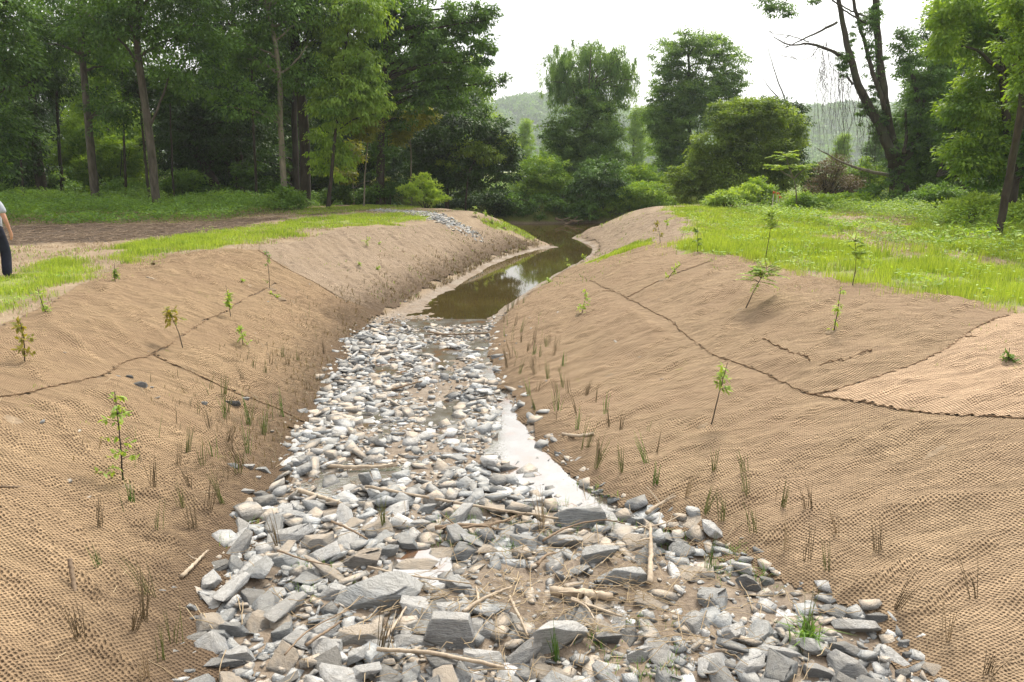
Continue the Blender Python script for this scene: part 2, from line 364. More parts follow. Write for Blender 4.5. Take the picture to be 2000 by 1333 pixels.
ST = {'blue-grey': stone('blue_grey_stone', (.14, .155, .17), (.50, .525, .54), (.44, .41, .36), .45),
      'pale grey': stone('pale_grey_stone', (.20, .21, .22), (.70, .71, .715), (.52, .485, .43), .45),
      'silt-dusted': stone('silt_dusted_stone', (.17, .165, .155), (.48, .46, .43), (.50, .42, .33), .8),
      'dark grey': stone('dark_grey_stone', (.07, .078, .086), (.31, .32, .33), (.36, .33, .28), .45)}
# water
def watermat(name, deep, rough, ior, bscale, bstr):
    m, t, b, o = mat(name); b.inputs['Roughness'].default_value = rough; b.inputs['IOR'].default_value = ior; b.inputs['Specular IOR Level'].default_value = .5
    n = noise(t, .5, 3, pos(t)); t.links.new(ramp(t, n, [(.35, deep), (.65, tuple(q*1.35 for q in deep))]), b.inputs['Base Color'])
    bump(t, b, noise(t, bscale, 3, pos(t)), bstr, .01); return m
M_POOL = watermat('murky_water', (.048, .036, .013), .03, 1.36, 6, .05)
m, t, b, o = mat('shallow_water'); b.inputs['IOR'].default_value = 2.5; b.inputs['Roughness'].default_value = .05
n = noise(t, 3.2, 4, pos(t), .6); t.links.new(ramp(t, n, [(.34, (.22, .21, .19)), (.52, (.13, .115, .095)), (.70, (.17, .085, .04))]), b.inputs['Base Color'])
b.inputs['Specular IOR Level'].default_value = .9
bump(t, b, noise(t, 22, 3, pos(t)), .12, .01); M_RIF = m
# ---------------------------------------------------------------- terrain
def axis(segs):
    r = [segs[0][0]]
    for a, b_, s0, s1 in segs:
        n = max(2, int(round((b_-a)/((s0+s1)/2)))); q = np.linspace(0, 1, n+1)[1:]
        r += list(a+(b_-a)*(q*(s0*2/(s0+s1))+q*q*(1-s0*2/(s0+s1))))
    return np.array(r)
gx = axis([(-1700, -60, 90, 8), (-60, -12, 3, .3), (-12, 12, .09, .09), (12, 60, .3, 3), (60, 1700, 8, 90)])
gy = axis([(-60, 0, 12, .5), (0, 1.6, .2, .06), (1.6, 18, .06, .09), (18, 50, .1, .3), (50, 120, .5, 6), (120, 1250, 8, 60)])
X, Y = np.meshgrid(gx, gy); Z = T(X.ravel(), Y.ravel())
nx, ny = len(gx), len(gy); xs, ys = X.ravel(), Y.ravel()
G1 = PP([(-250, 600), (0, 535), (60, 520), (120, 510), (190, 520), (180, 550), (110, 575), (60, 600), (0, 630), (-250, 720)])
G2 = PP([(215, 508), (255, 478), (330, 466), (430, 452), (560, 432), (640, 422), (760, 418), (850, 422), (850, 432), (740, 440), (640, 447), (560, 465), (450, 482), (330, 500), (250, 512)])
G3 = np.vstack([PP([(1315, 500), (1330, 460), (1345, 430), (1290, 414), (1350, 402), (1500, 404)]), [(22, 36), (30, 24), (20, 10), (9, 8)], PP([(1995, 618), (1880, 592), (1760, 575), (1680, 565), (1580, 548), (1500, 520), (1430, 506), (1380, 500)])])
G4 = PP([(1140, 516), (1200, 492), (1262, 472), (1275, 480), (1210, 503), (1160, 522)])
G5 = PP([(560, 412), (700, 402), (830, 394), (900, 402), (925, 412), (800, 410), (700, 412), (600, 420)])
G6 = PP([(930, 426), (985, 436), (1045, 464), (1050, 474), (1005, 462), (960, 446)])
BARE = [PP([(1560, 425), (1700, 412), (1830, 425), (1760, 440), (1640, 442)]), PP([(1590, 460), (1700, 448), (1850, 480), (1890, 505), (1760, 500), (1650, 480)])]
MUL = PP([(-100, 446), (150, 440), (350, 437), (560, 426), (700, 412), (610, 420), (440, 450), (250, 470), (60, 478), (-100, 482)])
def grassy(x, y):
    g = np.zeros(len(x))
    for P_, fe in ((G1, .5), (G2, .5), (G3, .6), (G4, .25), (G5, .5), (G6, .4)):
        d = pdist(x, y, P_)*np.where(inpoly(x, y, P_), 1, -1)+2.0*fe*fbm(x*1.3, y*1.3, 31, 4); g = np.maximum(g, smooth((d+fe*.5)/(fe*2)))
    for P_ in BARE:
        d = pdist(x, y, P_)*np.where(inpoly(x, y, P_), 1, -1)+1.6*fbm(x*1.1, y*.8, 37, 3); g = g*(1-.9*smooth((d+.5)/.9))
    return g
woods = ((ys > 24) & (xs < -8)) | (ys > 45) | (xs > 18)
g = np.zeros(len(xs)); nearm = (np.abs(xs) < 34) & (ys < 60) & (ys > 0)
g[nearm] = grassy(xs[nearm], ys[nearm]); g = np.where(woods & (~nearm | (ys > 40)), .9, g)
mu = np.zeros(len(xs)); dm = pdist(xs[nearm], ys[nearm], MUL)*np.where(inpoly(xs[nearm], ys[nearm], MUL), 1, -1)
mu[nearm] = smooth((dm+1.2*fbm(xs[nearm]*.5, ys[nearm]*.9, 41, 4)+.3)/.7)
dd = sdist(xs, ys); mudm = smooth((.25-dd)/.3)
plot = np.stack([g*(1-mudm), mu, mudm, np.ones(len(xs))], 1)
Z = Z+mu*.09*fbm(xs*1.3, ys*2.2, 51, 4)
iy, ix = np.mgrid[0:ny-1, 0:nx-1]; i0 = (iy*nx+ix).ravel(); Q = np.stack([i0, i0+1, i0+nx+1, i0+nx], 1)
ground = mesh_obj('ground', np.stack([xs, ys, Z], 1), Q, M_SOIL, None, True, {'plot': ('POINT', 'FLOAT_COLOR', plot)})
tag(ground, 'bare tan earth of the banks and clearing', None, None, 'structure')

# pool and river water (clear level sheet; the bed comes up through it at the shores)
def sheet(name, x0, x1, y0, y1, s, zf, keep, m_, label):
    ax_ = np.arange(x0, x1, s); ay_ = np.arange(y0, y1, s); XX, YY = np.meshgrid(ax_, ay_); n_ = len(ax_)
    i, j = np.mgrid[0:len(ay_)-1, 0:n_-1]; i0 = (i*n_+j).ravel(); Q = np.stack([i0, i0+1, i0+n_+1, i0+n_], 1)
    x, y = XX.ravel(), YY.ravel(); Q = Q[keep(x[Q].mean(1), y[Q].mean(1))]
    used = np.unique(Q); rm = np.full(len(x), -1); rm[used] = np.arange(len(used))
    o = mesh_obj(name, np.stack([x[used], y[used], zf(x[used], y[used])], 1), rm[Q], m_, None, True); tag(o, label, None, None, 'structure'); return o
sheet('river_water', -88, 88, 15.2, 70, .5, lambda x, y: 0*x+.005, lambda x, y: (sdist(x, y) < 1.0), M_POOL, 'still brown water of the pool and river behind')
sheet('stream_water', -4.2, 3, 3.0, 16.6, .1, lambda x, y: np.interp(y, [3, 15.9, 17, 18], [.325, .03, .012, .009])-.0035, lambda x, y: (sdist(x, y) < .02), M_RIF, 'shallow puddles of water between the stones of the channel')

# ---------------------------------------------------------------- jute mats on the banks
def wrinkle(x, y, rot, s):
    c_, s_ = math.cos(rot), math.sin(rot); u = x*c_-y*s_; v = x*s_+y*c_
    u = u+.4*vn(x*.5, y*.5, s+5)
    r = 1-np.abs(2*fbm(u*.45, v*2.4, s, 3)); r2 = 1-np.abs(2*fbm(u*1.2, v*6, s+7, 2))
    return .075*r**4+.04*r2**3+.03*fbm(x*2.2, y*2.2, s+2, 4)
SAPS = []   # dimples are not needed; trunks simply stand through the weave
def matpiece(label, poly_px, m_, rot, off, seed, hem_px, step=.06, folds=(), fringe=0.0):
    P_ = PP(poly_px); x0, y0 = P_.min(0)-.1; x1, y1 = P_.max(0)+.1; y0 = max(y0, 1.3); x0 = max(x0, -12); x1 = min(x1, 12)
    ax_ = np.arange(x0, x1, step); ay_ = np.arange(y0, y1, step); XX, YY = np.meshgrid(ax_, ay_); n_ = len(ax_)
    i, j = np.mgrid[0:len(ay_)-1, 0:n_-1]; i0 = (i*n_+j).ravel(); Q = np.stack([i0, i0+1, i0+n_+1, i0+n_], 1)
    x, y = XX.ravel(), YY.ravel(); cx, cy = x[Q].mean(1), y[Q].mean(1)
    k = inpoly(cx, cy, P_); Q = Q[k]; cx = cx[k]; cy = cy[k]; Q = Q[sdist(cx, cy) > -.10+.3*smooth((cy-15)/2)+.3*fbm(cx*2, cy*2, 77, 2)]
    used = np.unique(Q); rm = np.full(len(x), -1); rm[used] = np.arange(len(used)); x, y = x[used], y[used]
    de = pdist(x, y, P_); d = sdist(x, y)
    z = T(x, y)+off+wrinkle(x, y, rot, seed)*(.35+.65*smooth(d/.6))*(.1+.9*smooth(de/.4))
    damp = np.clip(1.0-d/np.where(x < xmid(y), 1.5, .9), 0, 1)*np.where(x < xmid(y), 1.0, .75)+np.where((y > 15) & (x < xmid(y)), .22*smooth((3.0-d)/2), 0)
    root = empty('jute_mat', (float(x.mean()), float(y.mean()), float(z.mean())), label, 'erosion mat', 'jute erosion mats pinned over the banks')
    org = np.array(root.location)
    mesh_obj('mat_sheet', np.stack([x, y, z], 1)-org, rm[Q], m_, root, True, {'damp': ('POINT', 'FLOAT', damp)})
    for pts, nm, r in [(h, 'hem', .0075) for h in hem_px]+[(h, 'fold', .010) for h in folds]:
        q = bez(PP(pts), max(20, int(len(pts)*14)), .035); qz = T(q[:, 0], q[:, 1])+off+wrinkle(q[:, 0], q[:, 1], rot, seed)*(.1 if nm == 'hem' else 1)+.008
        mb = MB(); mb.tube(np.column_stack([q, qz]), r*(.55+.9*rng.random(len(q))), 6, True, .3)
        o_ = mb.build(nm, J_HEM, root, True, org)
    return root
m, t, b, o = mat('frayed_hem'); n = noise(t, 25, 5, pos(t), .75); t.links.new(ramp(t, n, [(.38, (.11, .07, .04)), (.62, (.36, .245, .15))]), b.inputs['Base Color']); bump(t, b, n, 1, .02); b.inputs['Roughness'].default_value = 1; J_HEM = m
s1 = [(-60, 784), (0, 779), (60, 772), (130, 752), (210, 735), (240, 708), (300, 695)]; s1b = [(300, 695), (345, 718), (400, 742), (450, 765), (520, 792), (560, 808), (602, 828)]
s2 = [(300, 695), (325, 680), (370, 650), (400, 628), (450, 605), (490, 580), (525, 562)]
s3 = [(505, 492), (540, 515), (570, 533), (620, 556), (655, 580)]
s3c = [(590, 528), (640, 520), (700, 510), (740, 498), (800, 492)]
s4 = [(1152, 550), (1175, 562), (1210, 575), (1225, 585), (1290, 618), (1330, 650), (1390, 695), (1440, 712), (1500, 735), (1560, 768), (1590, 773)]
s5 = [(1590, 773), (1640, 785), (1700, 790), (1760, 805), (1880, 815), (2010, 822), (2200, 832)]
s6 = [(1590, 773), (1620, 770), (1680, 750), (1760, 725), (1830, 695), (1870, 668), (1900, 648), (1970, 620)]
s7 = [(1225, 583), (1260, 565), (1300, 545), (1340, 528), (1388, 513)]
s8 = [(1100, 578), (1150, 572), (1210, 572)]
matpiece('mesh jute mat over the near lower end of the left bank, loose stones on it', [(-700, 1000), (-400, 830)]+s1+s1b+[(640, 828), (640, 1000), (520, 1200), (450, 1500), (-900, 1500)], J_L, .55, .012, 101, [s1, s1b])
matpiece('jute mat on the middle of the left bank above the long hem, below the grass', [(-500, 830), (-60, 784), (0, 779), (60, 772), (130, 752), (210, 735), (240, 708), (300, 695)]+s2+[(575, 535), (510, 490), (430, 488), (330, 500), (240, 512), (190, 545), (110, 590), (0, 640), (-500, 740)], J_L, .6, .016, 111, [s2], .07)
matpiece('jute mat on the left bank beside the upper stones, frayed and muddy towards the channel', s2[::-1]+s1b+[(660, 830), (720, 640), (790, 620), (680, 590), (655, 580), (620, 556), (570, 533)], J_L, .8, .020, 121, [s3, [(560, 640), (610, 668), (640, 690)]], .07)
matpiece('dusty jute mat on the far left bank running down to the brown pool', [(505, 492), (540, 515), (570, 533), (620, 556), (680, 590), (790, 620), (860, 600), (930, 560), (990, 515), (1090, 485), (1005, 462), (925, 445), (850, 436), (650, 452), (510, 478)], J_F, .9, .012, 131, [s3c, [(740, 508), (790, 495), (820, 480)]], .05)
matpiece('broad mesh jute mat over the lower right bank, rush sprouts along its foot', s4+s5+[(2700, 860), (3000, 1500), (1850, 1500), (1700, 1200), (1150, 1000), (930, 780), (930, 650), (980, 590), (1060, 548)], J_R, -.45, .012, 141, [s4, s5, s8])
matpiece('jute mat on the upper right bank between the diagonal hems and the lime grass', s4+[(1620, 770), (1680, 750), (1760, 725), (1830, 695), (1870, 668), (1900, 648), (1990, 612), (1880, 585), (1760, 566), (1600, 545), (1500, 512), (1430, 500), (1388, 505), (1388, 513), (1300, 545), (1225, 583)], J_R, -.6, .016, 151, [s6, s7], .07, folds=[[(1490, 668), (1520, 682), (1550, 700), (1580, 715)], [(1600, 722), (1650, 712), (1700, 695)]])
matpiece('pale orange jute mat wedge between two hems at the right side', [(1590, 773), (1620, 770), (1680, 750), (1760, 725), (1830, 695), (1870, 668), (1900, 648), (1970, 618), (2100, 600), (2700, 700), (2700, 860)]+s5[::-1], J_P, -.2, .020, 161, [[(1885, 662), (1940, 665), (2010, 667), (2150, 672)]])
matpiece('smooth jute mat beside the brown pool below the narrow grass strip', [(1060, 548), (1130, 520), (1200, 502), (1270, 478), (1330, 470), (1320, 500), (1400, 500), (1388, 513), (1300, 545), (1225, 583), (1210, 575), (1175, 562), (1152, 550)], J_R, -.5, .020, 171, [], .06)
matpiece('sandy jute mat on the far right bank where the channel meets the river', [(1120, 462), (1180, 440), (1300, 412), (1345, 425), (1335, 455), (1320, 490), (1270, 472), (1200, 488), (1165, 500)], J_F, -.5, .012, 181, [], .06)

# ---------------------------------------------------------------- hills far behind
hx = np.linspace(-1500, 1500, 300); hy = np.linspace(520, 1200, 90); XX, YY = np.meshgrid(hx, hy); x, y = XX.ravel(), YY.ravel()
def hillz(x, y):
    px = x/np.maximum(y, 1)*400; x = x/2; y = y/2
    top = 34+11*np.exp(-((px-12)/28)**2)+5*fbm(px*.02, y*.004, 61, 3)+5*np.exp(-((px-200)/70)**2)
    return 1.7*(top*smooth((y-265)/150)+6*fbm(x*.01, y*.01, 63, 3)*smooth((y-300)/200)-1)
i, j = np.mgrid[0:len(hy)-1, 0:len(hx)-1]; i0 = (i*len(hx)+j).ravel()
m, t, b, o = mat('hill_floor'); b.inputs['Base Color'].default_value = (.045, .085, .03, 1)
tag(mesh_obj('hills', np.stack([x, y, hillz(x, y)], 1), np.stack([i0, i0+1, i0+len(hx)+1, i0+len(hx)], 1), m, None, True), 'low wooded hills on the hazy horizon', None, None, 'structure')
def crowns(n, xr, yr, zf, size, nl, ls, spread=.5):
    cx = rng.uniform(*xr, n); cy = rng.uniform(*yr, n); r = rng.uniform(*size, n); cz = zf(cx, cy)+r*.7
    q = runit(n*nl); q[:, 2] = np.abs(q[:, 2])*1.1-.25; cc = np.repeat(np.stack([cx, cy, cz], 1), nl, 0)+q*np.repeat(r, nl)[:, None]*rng.uniform(.75, 1.05, (n*nl, 1))
    ax_ = runit(n*nl)*.8+q*.5; ax_ /= np.linalg.norm(ax_, axis=1)[:, None]; V, Qs = leaf_arrays(cc, ax_, q+runit(n*nl)*.4, ls*rng.uniform(.7, 1.3, n*nl), ls*.8)
    return V, Qs, np.repeat(np.clip(np.repeat(rng.random(n), nl)*.7+.3*rng.random(n*nl), 0, 1), 4)
V, Qs, r = crowns(1900, (-130, 620), (560, 870), hillz, (5.5, 10), 120, 2.9)
tag(mesh_obj('hillside_forest', V, Qs, FOL['mid'], None, False, {'rnd': ('POINT', 'FLOAT', r)}), 'hazy unbroken forest covering the distant hills', 'forest', None, 'stuff')

# ---------------------------------------------------------------- grass, weeds
def blades(x, y, z, h, wd, lean=.35):
    n = len(x); a = rng.uniform(0, 2*math.pi, n); l = rng.random(n)*lean; h = np.asarray(h)
    dx, dy = np.cos(a), np.sin(a); sx_, sy_ = -dy*wd/2, dx*wd/2
    b0 = np.stack([x+sx_, y+sy_, z], 1); b1 = np.stack([x-sx_, y-sy_, z], 1)
    m0 = np.stack([x+dx*h*l*.35+sx_*.8, y+dy*h*l*.35+sy_*.8, z+h*.6], 1); m1 = np.stack([x+dx*h*l*.35-sx_*.8, y+dy*h*l*.35-sy_*.8, z+h*.6], 1)
    tp = np.stack([x+dx*h*l, y+dy*h*l, z+h*(1-.3*l)], 1)
    V = np.stack([b0, b1, m1, m0, tp], 1).reshape(-1, 3); k = np.arange(n)[:, None]*5
    return V, k+np.array([[0, 1, 2, 3]]), k+np.array([[3, 2, 4]])
def grass(name, label, polys, dens, h, m_, wd=.006, clump=1.0, cat='grass'):
    VV, QQ, TT, RR, nn = [], [], [], [], 0
    for P_ in polys:
        lo, hi = P_.min(0)-.5, P_.max(0)+.5; n = int((hi-lo).prod()*dens)
        x = rng.uniform(lo[0], hi[0], n); y = rng.uniform(lo[1], hi[1], n)
        k = rng.random(n) < grassy(x, y)*smooth((vn(x*1.7, y*1.7, 71)+vn(x*6, y*6, 73)*.9+.42)/.6)*np.clip(18/np.maximum(y, 9), .3, 1)
        x, y = x[k], y[k]
        if not len(x): continue
        hh = h*rng.uniform(.35, 1.25, len(x))*(.35+1.3*(vn(x*1.1, y*1.1, 75)+.5)+.5*(vn(x*4, y*4, 76)+.3))*np.interp(y, [14, 26], [1, .6])
        V, q, t3 = blades(x, y, T(x, y), hh, wd*np.clip(y/11, 1, 3)); VV.append(V); QQ.append(q+nn); TT.append(t3+nn); RR.append(np.repeat(rng.random(len(x)), 5)); nn += len(V)
    return tag(mesh_obj(name, np.vstack(VV), [np.vstack(QQ), np.vstack(TT)], m_, None, False, {'rnd': ('POINT', 'FLOAT', np.concatenate(RR))}), label, cat, None, 'stuff')
grass('grass', 'fresh lime green grass growing along the tops of the banks', [G1, G2, G4, G5, G6], 2000, .12, FOL['grass'])
grass('meadow_grass', 'taller lime green grass over the right bank top', [G3], 1500, .16, FOL['grass'])
def weeds(name, label, region, n, h, ls, m_, keep=None, base=None):
    x = rng.uniform(region[0], region[1], n); y = rng.uniform(region[2], region[3], n)
    k = np.ones(n, bool) if keep is None else keep(x, y); x, y = x[k], y[k]; n = len(x)
    hh = h*(.25+1.3*np.clip(vn(x*.6, y*.6, 81)+vn(x*2, y*2, 83)*.6+.5, 0, 1.3)); z = T(x, y)+hh*rng.random(n)**.6
    a = runit(n); a[:, 2] = np.abs(a[:, 2])*.5-.1; a /= np.linalg.norm(a, axis=1)[:, None]
    V, Q_ = leaf_arrays(np.stack([x, y, z], 1), a, runit(n)*.5+np.array([0, 0, 1]), ls*rng.uniform(.6, 1.4, n), ls*.45)
    return tag(mesh_obj(name, V, Q_, m_, None, False, {'rnd': ('POINT', 'FLOAT', np.repeat(rng.random(n), 4))}), label, 'undergrowth', None, 'stuff')
WE = PP([(-300, 446), (0, 440), (120, 442), (300, 436), (450, 432), (560, 420), (585, 405), (640, 402), (760, 396), (860, 392), (925, 400)])
def wk(x, y): return (y > np.interp(x, WE[:, 0], WE[:, 1])+.6*vn(x*.8, y*.8, 85)) & (sdist(x, y) > 1.0)
def stubble(name, label, n, region, keepf, h, m_, wd=.006, lean=1.0, cat='dry grass'):
    x = rng.uniform(region[0], region[1], n); y = rng.uniform(region[2], region[3], n); k = keepf(x, y); x, y = x[k], y[k]
    V, q, t3 = blades(x, y, T(x, y), h*rng.uniform(.3, 1.3, len(x)), wd*np.clip(y/9, 1, 3), lean)
    return tag(mesh_obj(name, V, [q, t3], m_, None, False, {'rnd': ('POINT', 'FLOAT', np.repeat(rng.random(len(x)), 5))}), label, cat, None, 'stuff')
def plateau(x, y):
    d = sdist(x, y); return (d > np.where(x < xmid(y), 3.9, 4.6)) & (vn(x*1.2, y*1.2, 141)+.7*vn(x*4, y*4, 142) > -.12) & ~inpoly(x, y, MUL)
stubble('dry_stubble', 'short dry grass and straw over the bare earth of the bank tops', 170000, (-24, 18, 8, 36), plateau, .07, FOL['straw'], .007)
stubble('thin_regrowth', 'sparse low green regrowth over the bare earth of the bank tops', 120000, (-24, 20, 8, 38), lambda x, y: plateau(x, y) & (vn(x*.9, y*.9, 144)+.5*vn(x*5, y*5, 145) > .02), .08, FOL['limeweed'], .007)
stubble('toe_debris', 'matted brown straw and flood debris along the foot of the left bank', 90000, (-8, 3, 6, 33), lambda x, y: (x < xmid(y)) & (sdist(x, y) > .02) & (sdist(x, y) < 1.9*rng.random(len(x))**1.5) & (vn(x*2, y*2, 147)+.4*vn(x*7, y*7, 148) > -.1), .14, FOL['brown'], .009, 1.8, 'debris')
stubble('shore_debris', 'dry straw and grass stubble on the far bank slopes beside the pool', 16000, (-8, 12, 17, 40), lambda x, y: (sdist(x, y) > .1) & (sdist(x, y) < 3.2) & (vn(x*1.2, y*1.2, 149)+.5*vn(x*4, y*4, 150) > .08), .10, FOL['olive'], .008, 1.3, 'debris')
weeds('undergrowth', 'knee high green weeds under the woods behind the dirt track', (-36, -2.5, 24, 46), 190000, .62, .13, FOL['herb'], wk)
WR = PP([(1480, 398), (1600, 399), (1760, 402), (1850, 414), (1880, 436), (1940, 475), (2000, 500), (2200, 560)])
weeds('tall_weeds', 'lush green weeds at the foot of the trees beyond the meadow', (7, 30, 14, 46), 120000, .55, .12, FOL['limeweed'], lambda x, y: (y > np.interp(x, WR[:, 0], WR[:, 1])+.7*vn(x*.8, y*.8, 87)) & (sdist(x, y) > 1.2) & ~((np.abs(x-13) < 1.4) & (y < 35.5)) | (x > 18+vn(y, y)*2))
weeds('bank_weeds', 'tangle of weeds hanging over the far river bank', (-30, 34, 46.5, 56), 60000, .9, .16, FOL['blue'], lambda x, y: sdist(x, y) > .15)
weeds('forest_floor', 'shaded leafy growth of the wood floor', (-60, 60, 46, 90), 50000, .9, .28, FOL['mid'], lambda x, y: sdist(x, y) > .3)
weeds('meadow_weeds', 'leafy weed clumps dotted over the lime meadow', (3, 20, 10, 34), 60000, .22, .075, FOL['limeweed'], lambda x, y: inpoly(x, y, G3) & (vn(x*1.6, y*1.6, 161)+.5*vn(x*5, y*5, 162) > .15))
weeds('strip_weeds', 'leafy weed clumps along the grass strips of the left bank', (-12, -2, 9, 34), 30000, .16, .06, FOL['limeweed'], lambda x, y: (inpoly(x, y, G1) | inpoly(x, y, G2)) & (vn(x*1.6, y*1.6, 163)+.5*vn(x*5, y*5, 164) > .2))
# small weeds among the stones and on the mats
def sprigs(name, label, pts, hh, m_, nb=9):
    X_, Y_, H_ = [], [], []
    for x, y, s in pts:
        n = rng.integers(nb//2, nb+6); X_.append(x+rng.normal(0, .035*s, n)); Y_.append(y+rng.normal(0, .035*s, n)); H_.append(hh*s*rng.uniform(.4, 1.1, n))
    X_, Y_, H_ = map(np.concatenate, (X_, Y_, H_)); V, q, t3 = blades(X_, Y_, T(X_, Y_)-.005, H_, .005, 1.1)
    return tag(mesh_obj(name, V, [q, t3], m_, None, False, {'rnd': ('POINT', 'FLOAT', np.repeat(rng.random(len(X_)), 5))}), label, 'weeds', None, 'stuff')
bx = rng.uniform(-3, 3, 900); by = rng.uniform(3.0, 7.5, 900); k = (sdist(bx, by) < .1) & (vn(bx*1.2, by*1.2, 91)+.25*vn(bx*4, by*4, 92) > .05)
sprigs('stone_weeds', 'thin green weeds sprouting between the near stones', [(a, c_, rng.uniform(.6, 1.4)) for a, c_ in zip(bx[k], by[k])], .10, FOL['herb'])
bx = rng.uniform(-8, 8, 700); by = rng.uniform(2.5, 20, 700); dq = sdist(bx, by); k = (dq > .2) & (dq < 5) & (vn(bx*.6, by*.6, 95) > -.02)
sprigs('mat_seedlings', 'tiny seedlings coming up through the jute mats', [(a, c_, rng.uniform(.4, 1.0)) for a, c_ in zip(bx[k], by[k])], .07, FOL['sap'], 6)
ORD = ['nearest', 'second nearest', 'third nearest', 'fourth nearest', 'fifth nearest', 'sixth nearest', 'seventh nearest', 'eighth nearest', 'ninth nearest', 'tenth nearest']+['%dth nearest' % k for k in range(11, 60)]
class Namer:
    def __init__(s, lms): s.l = lms; s.items = []
    def add(s, o, adj, noun, u, v):
        d = [(math.hypot((u-a)*1.0, (v-b_)*1.6), n, u-a, v-b_) for n, a, b_ in s.l]; dd_, n, du, dv = min(d)
        side = ('right of' if du > 0 else 'left of') if abs(du) > 1.6*abs(dv) else ('in front of' if dv > 0 else 'behind')
        s.items.append((dd_, o, adj, noun, side, n))
    def done(s):
        cnt = {}
        for dd_, o, adj, noun, side, n in sorted(s.items, key=lambda q: q[0]):
            k = (adj, noun, side, n); i = cnt.get(k, 0); cnt[k] = i+1
            o['label'] = f'{adj} {noun}, {ORD[i]} {side} the {n}'
Namer0 = Namer
# ---------------------------------------------------------------- trees
def crown_arrays(lobes, nclump, cr, nl, ls, droop=.35, flat=.55, wd=.5, shell=.5, strand=0.0):
    """lobes: rows (x,y,z,rx,ry,rz). Leaves gathered in flattened clumps spread through the lobes."""
    lobes = np.array(lobes, float); vol = (lobes[:, 3]*lobes[:, 5]); pick = rng.choice(len(lobes), nclump, p=vol/vol.sum()); L = lobes[pick]
    d = runit(nclump); r = rng.random(nclump)**shell; cc = L[:, :3]+d*r[:, None]*L[:, 3:6]*np.array([1, 1, .95])
    cs = cr*.82*rng.uniform(.55, 1.35, nclump); ls = ls*1.22; n = nclump*nl; cid = np.repeat(np.arange(nclump), nl)
    q = runit(n)*(rng.random(n)**.5)[:, None]; q[:, 2] *= flat*.8
    if strand: q[:, :2] *= .35; q[:, 2] = -rng.random(n)*strand
    pt = cc[cid]+q*cs[cid][:, None]; pt[:, 2] -= droop*.5*(q[:, 0]**2+q[:, 1]**2)*cs[cid]
    ax_ = q*.7+d[cid]*.35+runit(n)*.55; ax_[:, 2] -= droop*1.2+(1.2 if strand else 0); ax_ /= np.linalg.norm(ax_, axis=1)[:, None]
    nr = np.array([0, 0, 1.])+runit(n)*.7+q*.3
    V, Q_ = leaf_arrays(pt, ax_, nr, ls*rng.uniform(.6, 1.4, n), ls*wd*rng.uniform(.7, 1.3, n))
    rn = np.clip(rng.random(nclump)[cid]*.7+rng.random(n)*.3, 0, 1)
    return V, Q_, np.repeat(rn, 4), cc
def tree(name, label, cat, trunk_px, D, r0, lobes_px, leaf='mid', bk='grey', n=260, cr=.75, nl=60, ls=.15, droop=.35, flat=.55, wd=.5, shell=.5, thick=.8, limbs=(), nb=10, group=None, dj=1.0, strand=0.0, r1=None, ivy=0):
    """trunk_px: pixels of the trunk from root to top, D metres ahead"""
    b0 = W(*trunk_px[0], D); base = np.array([b0[0], D, float(T(b0[0], D))]); root = empty(name, base, label, cat, group)
    tp = [base-np.array([0, 0, .3])]+[W(u, v, D+rng.normal(0, .15)*dj*(i > 0)) for i, (u, v) in enumerate(trunk_px)][1:]
    tp = bez(tp, 16, .05); mb = MB(); hts = np.linspace(0, 1, len(tp)); rad = .82*r0*(1-.6*hts)*(1+.6*np.exp(-hts*22)) if r1 is None else .82*(r0+(r1-r0)*hts)
    mb.tube(tp, rad, 10, True, .06)
    for pts, ra, rb in limbs:
        q = [W(u, v, D+rng.normal(0, .5)*dj) for u, v in pts]; q[0] = tp[np.argmin(np.linalg.norm(tp-q[0], axis=1))] if len(pts) > 1 and abs(ra) > 0 and min(np.linalg.norm(tp-q[0], axis=1)) < .8 else q[0]
        q = bez(q, 14, .04); mb.tube(q, np.linspace(ra, rb, len(q)), 7, True, .08)
    lob = []
    for u, v, ru, rv in lobes_px:
        Dd = D+rng.normal(0, .6)*dj; c_ = W(u, v, Dd); s = opt(c_)/F; lob.append((*c_, ru*s, (ru+rv)/2*s*thick, rv*s))
    if lob:
        V, Q_, rn, cc = crown_arrays(lob, n, cr, nl, ls, droop, flat, wd, shell, strand)
        for k in rng.choice(len(cc), min(nb, len(cc)), replace=False):     # boughs out to some of the clumps
            lo = tp[tp[:, 2] < cc[k][2]-.3]; s_ = lo[-1] if len(lo) else tp[len(tp)//2]; mid = (s_+cc[k])/2+np.array([0, 0, .25*np.linalg.norm(cc[k]-s_)*.4])
            q = bez([s_, mid, cc[k]], 9, .08); mb.tube(q, np.linspace(min(r0*.32, .09), .015, 9), 5, False)
        mesh_obj('crown', V-base, Q_, FOL[leaf], root, False, {'rnd': ('POINT', 'FLOAT', rn)})
    if ivy:
        k = rng.integers(2, len(tp)-1, ivy*40); pt = tp[k]+(tp[np.minimum(k+1, len(tp)-1)]-tp[k])*rng.random((len(k), 1))+runit(len(k))*(rad[k][:, None]*rng.uniform(1, 2.1, (len(k), 1)))
        a = runit(len(k)); a[:, 2] -= .6; a /= np.linalg.norm(a, axis=1)[:, None]; V, Q_ = leaf_arrays(pt, a, runit(len(k)), .12, .08)
        mesh_obj('ivy', V-base, Q_, FOL['mid'], root, False, {'rnd': ('POINT', 'FLOAT', np.repeat(rng.random(len(k)), 4))})
    mb.build('trunk', BK[bk], root, True, base); return root
GW = 'trees of the left wood'
